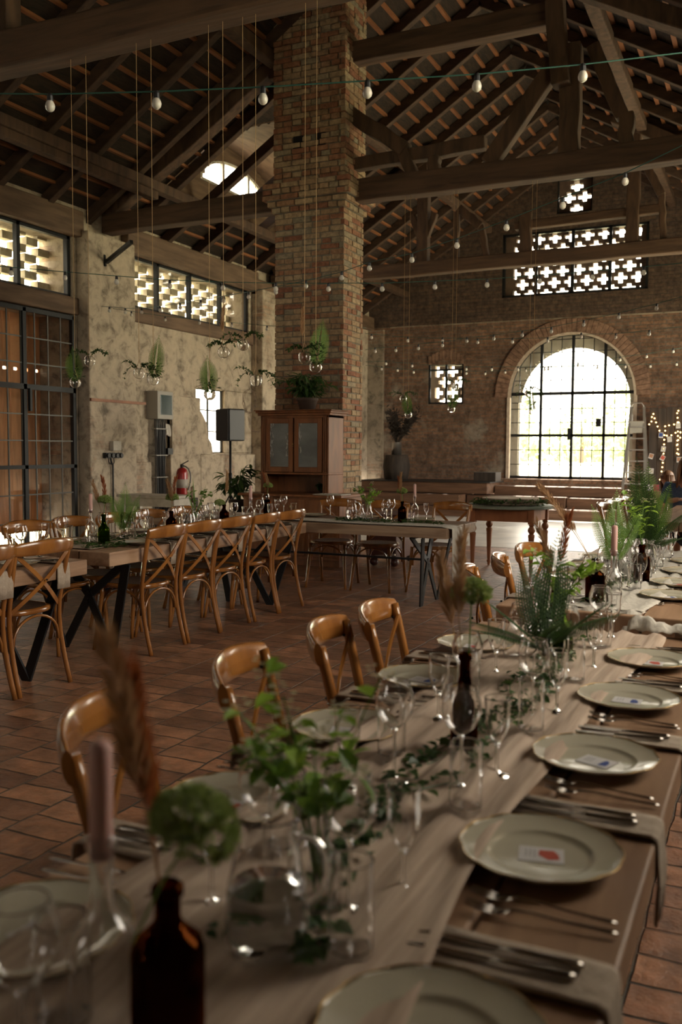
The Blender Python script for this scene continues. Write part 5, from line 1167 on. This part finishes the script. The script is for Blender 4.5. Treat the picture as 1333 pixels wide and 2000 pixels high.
# ladder
ld = empty('stepladder', (-2.55, 19.95, .62), 0, 'aluminium stepladder leaning beside the arched glazed door', 'ladder')
for s in (-1, 1):
    b = MB(); b.bar((s*.225, -.25, 0), (s*.13, 0, 1.72), .05, .022, (0, 1, 0)); b.build('front_rail', M_alu, ld); b = MB(); b.bar((s*.225, .25, .12), (s*.15, 0, 1.5), .04, .02, (0, 1, 0)); b.build('rear_rail', M_alu, ld)
for k in range(6):
    z = .12+.235*k; f = z/1.72; b = MB(); w = .225-.095*f; b.box((-w, -.25*(1-f)-.04, z-.012), (w, -.25*(1-f)+.04, z+.012)); b.build('tread', M_alu, ld)
b = MB(); b.sweep([(-.14, 0, 1.2), (-.12, 0, 1.74), (-.08, 0, 1.80), (.08, 0, 1.80), (.12, 0, 1.74), (.14, 0, 1.2)], .012, 6); b.build('top_hoop', M_alu, ld, smooth=True)
b = MB(); b.box((-.165, -.06, 1.18), (.15, .04, 1.42)); b.build('tool_tray', M_grey, ld)
pk = empty('small_carton', (-2.2, 19.85, .60), 0, 'small white and magenta carton on the top step beside the ladder', 'box'); b = MB(); b.box((-.14, -.1, 0), (.03, .1, .13)); b.build('white_side', M_card, pk); b = MB(); b.box((.03, -.1, 0), (.13, .1, .13)); b.build('magenta_side', M_pink, pk)
# weathered boards with fairy lights and photographs
bd = empty('board_screen', (-1.2, 19.9, .6), 0, 'dark upright board screen at the right behind the fairy lights', 'board screen'); b = MB(); x = -1.1
while x < 1.6: w = random.uniform(.14, .2); b.box((x, 0, 0), (x+w-.01, .035, 1.72+random.uniform(-.03, .05))); x += w
b.build('boards', M_wood_dk, bd)
fl = empty('fairy_light_chain', (-1.2, 19.86, .6), 0, 'warm fairy light chain draped over the dark boards', 'fairy lights')
FP_ = [(440, 285), (412, 345), (465, 372), (403, 432), (358, 488), (492, 450), (522, 530), (560, 612), (672, 525), (748, 508), (845, 490), (672, 612), (655, 700), (703, 708), (793, 700), (653, 790), (650, 880), (640, 965), (638, 1060), (625, 1238), (614, 1325), (600, 1408), (607, 1498), (570, 1567), (930, 222), (905, 270), (914, 360), (915, 448), (935, 450), (920, 628), (970, 645), (873, 653), (920, 715), (965, 748), (925, 795), (908, 805), (912, 880), (900, 895), (918, 975), (902, 1055), (932, 1072)]
pts = [at(1233+x/10, 780+y/10, Y=19.86)-Vector((-1.2, 19.86, .6)) for x, y in FP_]
for a_, b_ in ((0, 8), (8, 24), (24, len(pts))): q = MB(); q.sweep(pts[a_:b_], .003, 4); q.build('wire', M_black, fl)
for p in pts: q = MB(); q.ball(p, .014, 8); q.build('lamp', M_fairy, fl, smooth=True)
for i, (x, y, c) in enumerate(((588, 700, M_blue), (925, 515, M_paper), (635, 970, M_paper), (620, 1145, M_red), (755, 780, M_paper), (395, 1110, M_tan), (400, 1400, M_paper), (940, 1180, M_tan))):
    p = at(1233+x/10, 780+y/10, Y=19.85); e = empty('pinned_photograph', p, 0, ['photo print with blue picture below the left light strand', 'pale photo print between the light strands at the right', 'photo print high on the left strand of lights', 'reddish photo print tilted on the lower left strand', 'photo print pinned between both light strands', 'brownish photo print low on the left boards', 'pale photo print near the floor on the left boards', 'brown photo print low at the right strand of lights'][i], 'photograph', 'photo prints on the boards')
    e.rotation_euler = (0, (.1, -.05, .15, .5, -.1, .3, .05, 0)[i], 0); b = MB(); b.box((-.045, 0, -.055), (.045, .003, .055)); b.build('white_border', M_card, e); b = MB(); b.box((-.036, -.002, -.03), (.036, 0, .045)); b.build('picture', c, e)

# ================================================================== HANGING VASES AND STRINGS
def make_hanger(seed):
    e = empty('hanging_glass_vase', (0, 0, -50), 0, 'vase', 'vase'); b = MB(); R = .046
    pr = [(R*math.sin(a), R*-math.cos(a)) for a in [PI*k/14 for k in range(12)]]; pr = [(max(r, 0), z) for r, z in pr]; b.lathe(glass_shell(pr, .0024), 24); b.build('glass_globe', M_glass, e, smooth=True)
    return e
P_hang = make_hanger(0)
def make_hfern(seed, up_=.26, mat=M_fern):
    rnd = random.Random(seed); e = empty('fern_sprig', (0, 0, -50), 0, 'fern', 'fern'); b = MB(); frond(b, (0, 0, 0), (rnd.uniform(-.15, .15), .05, 1), up_, .075, 15, -.02, side=(.9, .42, 0)); b.build('frond', mat, e)
    b = MB()
    for k in range(70):
        a = rnd.uniform(0, 6.28); r = rnd.uniform(.01, .10); b.leaf((math.cos(a)*r*.6, math.sin(a)*r*.6, rnd.uniform(.02, .11)), (math.cos(a), math.sin(a), rnd.uniform(-.4, .7)), rnd.uniform(.02, .035), .012, (0, 0, 1), .3)
    b.build('small_leaves', M_leaf, e)
    return e
def make_htrail(seed):
    rnd = random.Random(seed); e = empty('trailing_sprig', (0, 0, -50), 0, 'sprig', 'leaves'); s = MB(); b = MB()
    for k in range(5):
        a = rnd.uniform(-.4, .4)+(PI if k % 2 else 0); L = rnd.uniform(.10, .19); c = bez((0, 0, -.01), (0, 0, .07), (math.cos(a)*L*.6, math.sin(a)*L*.4, .11), (math.cos(a)*L, math.sin(a)*L*.4, rnd.uniform(-.04, .10)), 10); s.sweep(c, .0012, 4)
        for j in range(26): p = c[rnd.randint(4, 10)]; b.leaf(p, (rnd.uniform(-1, 1), rnd.uniform(-1, 1), rnd.uniform(-.6, .8)), rnd.uniform(.02, .034), .014, (rnd.uniform(-.5, .5), -.3, 1), .3)
    s.build('stem', M_ferndk, e); b.build('leaves', M_leaf, e); return e
P_hf = [make_hfern(1), make_hfern(2, .30)]; P_ht = [make_htrail(1), make_htrail(2)]
HL = [(147, 747, 0, T1, 'f0', 'leftmost'), (175, 705, 0, T1, 't0', 'small second from the left'), (272, 729, 0, T1, 't1', 'third from the left'), (300, 741, 0, T1, 'f1', 'fourth from the left'), (410, 770, 0, T1, 'f0', 'in front of the bright small window'),
      (437, 688, 0, T1, 'r', 'below the middle of the left lattice'), (475, 673, 0, T1, 't0', 'highest one left of the pillar'), (500, 743, 0, T1, 't1', 'just left of the pillar'), (595, 697, 0, T1, 'r', 'left one in front of the pillar'), (617, 716, 0, T1, 'f1', 'right one in front of the pillar'),
      (798, 810, 0, T2, 'f0', 'right of the pillar with a hanging fern'), (788, 779, 0, T2, 't0', 'small one right of the pillar'), (882, 799, 0, T2, 'f1', 'below the small far lattice window'), (890, 755, 0, T2, 't0', 'small one at the small far lattice window'), (1033, 768, 0, T2, 't1', 'upper one before the arched door'), (1041, 803, 0, T2, 'f0', 'lower one before the arched door')]
def mk_twine(p, top, lab):
    b = MB(); n = Vector((0, 0, .046)); b.sweep([p+Vector((-.03, 0, .03)), p+Vector((0, 0, .10)), p+Vector((0, 0, top-p.z))], .0022, 5); b.sweep([p+Vector((.03, 0, .03)), p+Vector((0, 0, .10))], .0018, 5)
    return tag(b.build('twine', M_twine), 'thin jute twine carrying the hanging glass vase '+lab, 'twine', 'twines from the roof beams')
for (x, y, _, yy, kind, lab) in HL:
    p = at(x, y, Y=yy-(.0 if yy == T1 else .05)); put(P_hang, p, 0, 'round glass vase hanging on twine, '+lab, 'hanging glass vases'); mk_twine(p, 4.58, lab)
    if kind[0] == 'f': f = put(P_hf[int(kind[1])], p+Vector((0, 0, -.01)), random.uniform(-.3, .3), 'green fern standing in the hanging vase '+lab, 'ferns in the hanging vases'); f.scale = (1.25, 1.25, 1.2)
    if kind[0] == 't': put(P_ht[int(kind[1])], p, random.uniform(-.3, .3), 'small-leaved sprig trailing from the hanging vase '+lab, 'sprigs in the hanging vases')
    if kind == 'r': q = put(P_plumes[0], p, random.uniform(2, 4), 'dry grass plume in the hanging vase '+lab, 'pampas and grass stems'); put(P_ht[0], p, 2.9, 'green sprig trailing from the hanging vase '+lab, 'sprigs in the hanging vases')
# ------------------------------------------------------------------ festoon lights
def festoon(label, path, bulbs, size=.045):
    """path: list of (x, y, depth); bulbs: list of (x, y, depth) of the glass centre"""
    e = empty('festoon_light_string', at(path[0][0], path[0][1], D=path[0][2]), 0, label, 'light string', 'festoon light strings'); o = e.location.copy()
    pts = [at(x, y, D=d)-o for x, y, d in path]; b = MB(); b.sweep(pts, .0035, 5); b.build('cable', M_cable, e, smooth=True)
    for (x, y, d) in bulbs:
        c = at(x, y, D=d)-o; s = MB(); r = size/2
        s.lathe([(0, r*2.5), (r*.45, r*2.5), (r*.6, r*2.0), (r*.62, r*.9), (0, r*.9)], 10, c=c); so_ = s.build('socket', M_black, e, smooth=False)
        s = MB(); s.lathe([(0, -r*1.05), (r*.45, -r*.98), (r*.85, -r*.6), (r, 0), (r*.86, r*.55), (r*.62, r), (r*.5, r*1.05), (0, r*1.05)], 12, c=c); s.build('bulb', M_bulb, so_, smooth=True)
    return e
def onpath(path, x):
    for (a, b_) in zip(path, path[1:]):
        if min(a[0], b_[0]) <= x <= max(a[0], b_[0]): t = (x-a[0])/(b_[0]-a[0]+1e-9); return a[1]+(b_[1]-a[1])*t, a[2]+(b_[2]-a[2])*t
    return path[-1][1], path[-1][2]
def fest(label, path, xs, size=.045, drop=None):
    B = []
    for x in xs:
        y, d = onpath(path, x); B.append((x, y+FP*size*1.22/d, d))
    return festoon(label, path, B, size)
fest('nearest festoon string crossing high in front of the pillar, six bulbs', [(-60, 182, 4.1), (0, 183, 4.1), (100, 184, 4.1), (307, 179, 4.1), (514, 170, 4.1), (718, 158, 4.1), (932, 145, 4.1), (1139, 126, 4.1), (1333, 103, 4.1), (1450, 88, 4.1)], [98, 306, 514, 718, 932, 1139])
fest('festoon string rising from the pillar to the right edge', [(1420, 235, 5.0), (1333, 284, 5.4), (1222, 338, 5.8), (1100, 386, 6.2), (990, 430, 6.6), (893, 466, 7.1), (805, 495, 7.6), (722, 512, 8.0), (668, 531, 8.4), (598, 548, 8.9), (539, 560, 9.2), (486, 570, 9.6), (437, 578, 10), (392, 586, 10.5), (352, 592, 11), (313, 598, 11.6), (277, 602, 12), (245, 602, 12.5), (183, 597, 13.2)], [1222, 1100, 990, 893, 805, 722, 668, 598, 539, 486, 437, 392, 352, 313, 277, 245, 214])
fest('long festoon string passing level with the left lattice windows', [(-60, 516, 8.3), (0, 520, 8.3), (127, 531, 8.3), (228, 539, 8.3), (332, 547, 8.3), (436, 551, 8.3), (539, 553, 8.3), (747, 553, 8.3), (952, 545, 8.3), (1055, 538, 8.3), (1158, 530, 8.3), (1258, 521, 8.3), (1333, 514, 8.3), (1420, 504, 8.3)], [22, 127, 228, 332, 436, 539, 642, 747, 850, 952, 1055, 1158, 1258])
fest('festoon string running low along the left lintel to the pillar', [(183, 597, 13.2), (257, 608, 13.3), (323, 618, 13.4), (390, 624, 13.4), (453, 630, 13.3), (522, 636, 13), (600, 640, 13.5), (716, 640, 15)], [257, 323, 390, 453, 522], .042)
Z6 = lambda l: [(700+x/2.106, 600+y/2.106) for x, y in l]
def fz(label, cab_, bulbs, d0, d1, size=.045):
    pts = Z6(cab_); x0, x1 = pts[0][0], pts[-1][0]; path = [(x, y, d0+(d1-d0)*(x-x0)/(x1-x0)) for x, y in pts]
    B = [(x, y, d0+(d1-d0)*(x-x0)/(x1-x0)) for x, y in Z6(bulbs)]; festoon(label, path, B, size)
fz('festoon string climbing right in front of the arch towards the viewer', [(30, 175), (70, 168), (155, 162), (248, 152), (347, 142), (447, 128), (558, 114), (675, 98), (795, 82), (928, 54), (1073, 24), (1228, -14), (1340, -45)], [(70, 182), (155, 178), (248, 170), (347, 158), (447, 140), (558, 130), (675, 115), (795, 100), (928, 72), (1073, 42), (1228, 5)], 13.5, 10.2)
fz('festoon string just above the top of the arched window', [(30, 108), (55, 111), (205, 124), (347, 127), (492, 131), (635, 130), (780, 126), (918, 112), (1060, 109), (1198, 95), (1340, 80)], [(55, 125), (205, 138), (347, 140), (492, 145), (635, 143), (780, 140), (918, 122), (1060, 124), (1198, 111)], 13.5, 12)
fz('festoon string crossing the upper panes of the arched window', [(30, 225), (115, 222), (222, 232), (330, 240), (445, 245), (550, 245), (658, 245), (770, 243), (900, 236), (1078, 205), (1187, 192), (1297, 172), (1350, 165)], [(115, 233), (222, 242), (445, 256), (550, 257), (658, 257), (783, 256), (905, 240), (1078, 217), (1187, 204), (1297, 183)], 16, 15)
fz('lowest festoon string against the gable wall', [(30, 238), (97, 246), (162, 252), (228, 258), (330, 262), (445, 264), (523, 266), (605, 260), (700, 258), (768, 248), (985, 240), (1100, 236), (1203, 234), (1311, 226), (1350, 222)], [(97, 255), (162, 261), (228, 268), (445, 273), (523, 275), (605, 269), (690, 262), (768, 258), (985, 250), (1100, 246), (1203, 244), (1311, 236)], 17, 17)

# ================================================================== PEOPLE AT THE FAR TABLE
def skin_body(name, verts, edges, radii, mat, parent=None, lvl=2, root=0):
    me = bpy.data.meshes.new(name); me.from_pydata(verts, edges, []); me.materials.append(mat)
    o = bpy.data.objects.new(name, me); COL.objects.link(o)
    if parent: o.parent = parent
    md = o.modifiers.new('skin', 'SKIN'); md.use_smooth_shade = True
    for i, r in enumerate(radii): me.skin_vertices[0].data[i].radius = (r, r) if not isinstance(r, tuple) else r
    me.skin_vertices[0].data[root].use_root = True
    sb_ = o.modifiers.new('sub', 'SUBSURF'); sb_.levels = lvl; sb_.render_levels = lvl; return o
def person(loc, rz, label, shirt, hair, lean=.15, arm_up=False):
    e = empty('person', loc, rz, label, 'person')
    V_ = [(0, 0, .50), (0, .02, .62), (0, .05, .78), (0, .06+lean*.3, .93), (0, .07+lean*.6, 1.04), (0, .09+lean*.8, 1.12), (0, .12+lean, 1.22), (0, .125+lean, 1.27)]
    E_ = [(i, i+1) for i in range(7)]; R_ = [(.17, .12), (.15, .11), (.165, .115), (.16, .10), (.065, .06), (.05, .05), (.075, .09), (.07, .085)]
    for s in (-1, 1):
        k = len(V_); hand = (s*.12, .40, .82) if not arm_up else (s*.08, .30, 1.12)
        V_ += [(s*.19, .06+lean*.3, .97), (s*.25, .12, .80 if not arm_up else .82), ((s*.25+hand[0])/2, .27, .79 if not arm_up else .95), hand]
        E_ += [(3, k), (k, k+1), (k+1, k+2), (k+2, k+3)]; R_ += [.065, .045, .038, .028]
        k = len(V_); V_ += [(s*.10, .02, .48), (s*.13, .40, .50), (s*.13, .42, .28), (s*.13, .40, .07), (s*.13, .52, .04)]; E_ += [(0, k), (k, k+1), (k+1, k+2), (k+2, k+3), (k+3, k+4)]; R_ += [.10, .075, .055, .04, .04]
        for f in range(5):                               # fingers and thumb
            k = len(V_); hx, hy, hz = hand; a = (f-2)*.016 if f < 4 else -s*.03; V_ += [(hx+a*.6, hy+.035, hz), (hx+a, hy+.07+(.008 if f in (1, 2) else 0), hz-.006), (hx+a*1.05, hy+.095-(.03 if f == 4 else 0), hz-.018)]
            E_ += [(len(V_)-4-3*f if False else k-1 if False else (8+9*(0 if s < 0 else 0))*0+HI(s, V_, hand), k), (k, k+1), (k+1, k+2)]; R_ += [.010, .009, .008]
    skin_body('body', V_, E_, R_, M_skin, e)
    sv = [(0, .0, .52), (0, .02, .64), (0, .05, .79), (0, .06+lean*.3, .93), (0, .07+lean*.5, 1.0)]; se = [(0, 1), (1, 2), (2, 3), (3, 4)]; sr = [(.18, .13), (.165, .125), (.18, .13), (.175, .115), (.07, .07)]
    for s in (-1, 1):
        k = len(sv); hh = (s*.25, .12, .80 if not arm_up else .82); h2 = (s*.20, .25, .79 if not arm_up else .93); sv += [(s*.195, .06+lean*.3, .97), hh, h2]; se += [(3, k), (k, k+1), (k+1, k+2)]; sr += [.078, .058, .05]
    skin_body('shirt', sv, se, sr, shirt, e)
    b = MB(); hc = Vector((0, .11+lean, 1.25))
    b.ball(hc+Vector((0, -.02, .015)), .108, 20, (.86, 1, 1.08)); rnd = random.Random(4)
    for k in range(90):
        a = rnd.uniform(PI*.85, PI*2.15); p = hc+Vector((math.cos(a)*.088, math.sin(a)*.10-.01, .05)); b.sweep([p, p+Vector((math.cos(a)*.02, math.sin(a)*.02, -.12)), p+Vector((math.cos(a)*.03, -.03, -.30+rnd.uniform(-.05, .05)))], [.012, .014, .005], 5)
    b.build('hair', hair, e, smooth=True)
    f = MB(); c = hc+Vector((0, .075, -.0)); f.sweep([c+Vector((0, .012, .03)), c+Vector((0, .03, -.005)), c+Vector((0, .018, -.014))], [.006, .011, .008], 6); f.build('nose', M_skin, e, smooth=True)
    for s in (-1, 1): f = MB(); f.ball(c+Vector((s*.03, .008, .025)), .010, 8); f.build('eye', M_black, e, smooth=True); f = MB(); f.ball(hc+Vector((s*.078, 0, 0)), .022, 8, (.4, .8, 1.2)); f.build('ear', M_skin, e, smooth=True)
    f = MB(); f.sweep([c+Vector((-.022, .006, -.04)), c+Vector((0, .013, -.043)), c+Vector((.022, .006, -.04))], .005, 6); f.build('mouth', M_red, e, smooth=True)
    return e
def HI(s, V_, hand):
    for i, v in enumerate(V_):
        if v == hand: return i
person((-1.03, 12.62, 0), PI+.3, 'seated person with long brown hair in a blue denim shirt at the right edge', M_denim, M_hair, .14)
pt = person((-1.16, 13.5, 0), PI-.9, 'seated person in a tan knit top leaning beside the denim shirt at the right edge', M_tan, M_hair, .10); pt.scale = (.86, .86, .84)
put(chair, (-1.16, 13.52, 0), PI-.9, 'chair under the person in the tan knit at the far right table', G_CH)
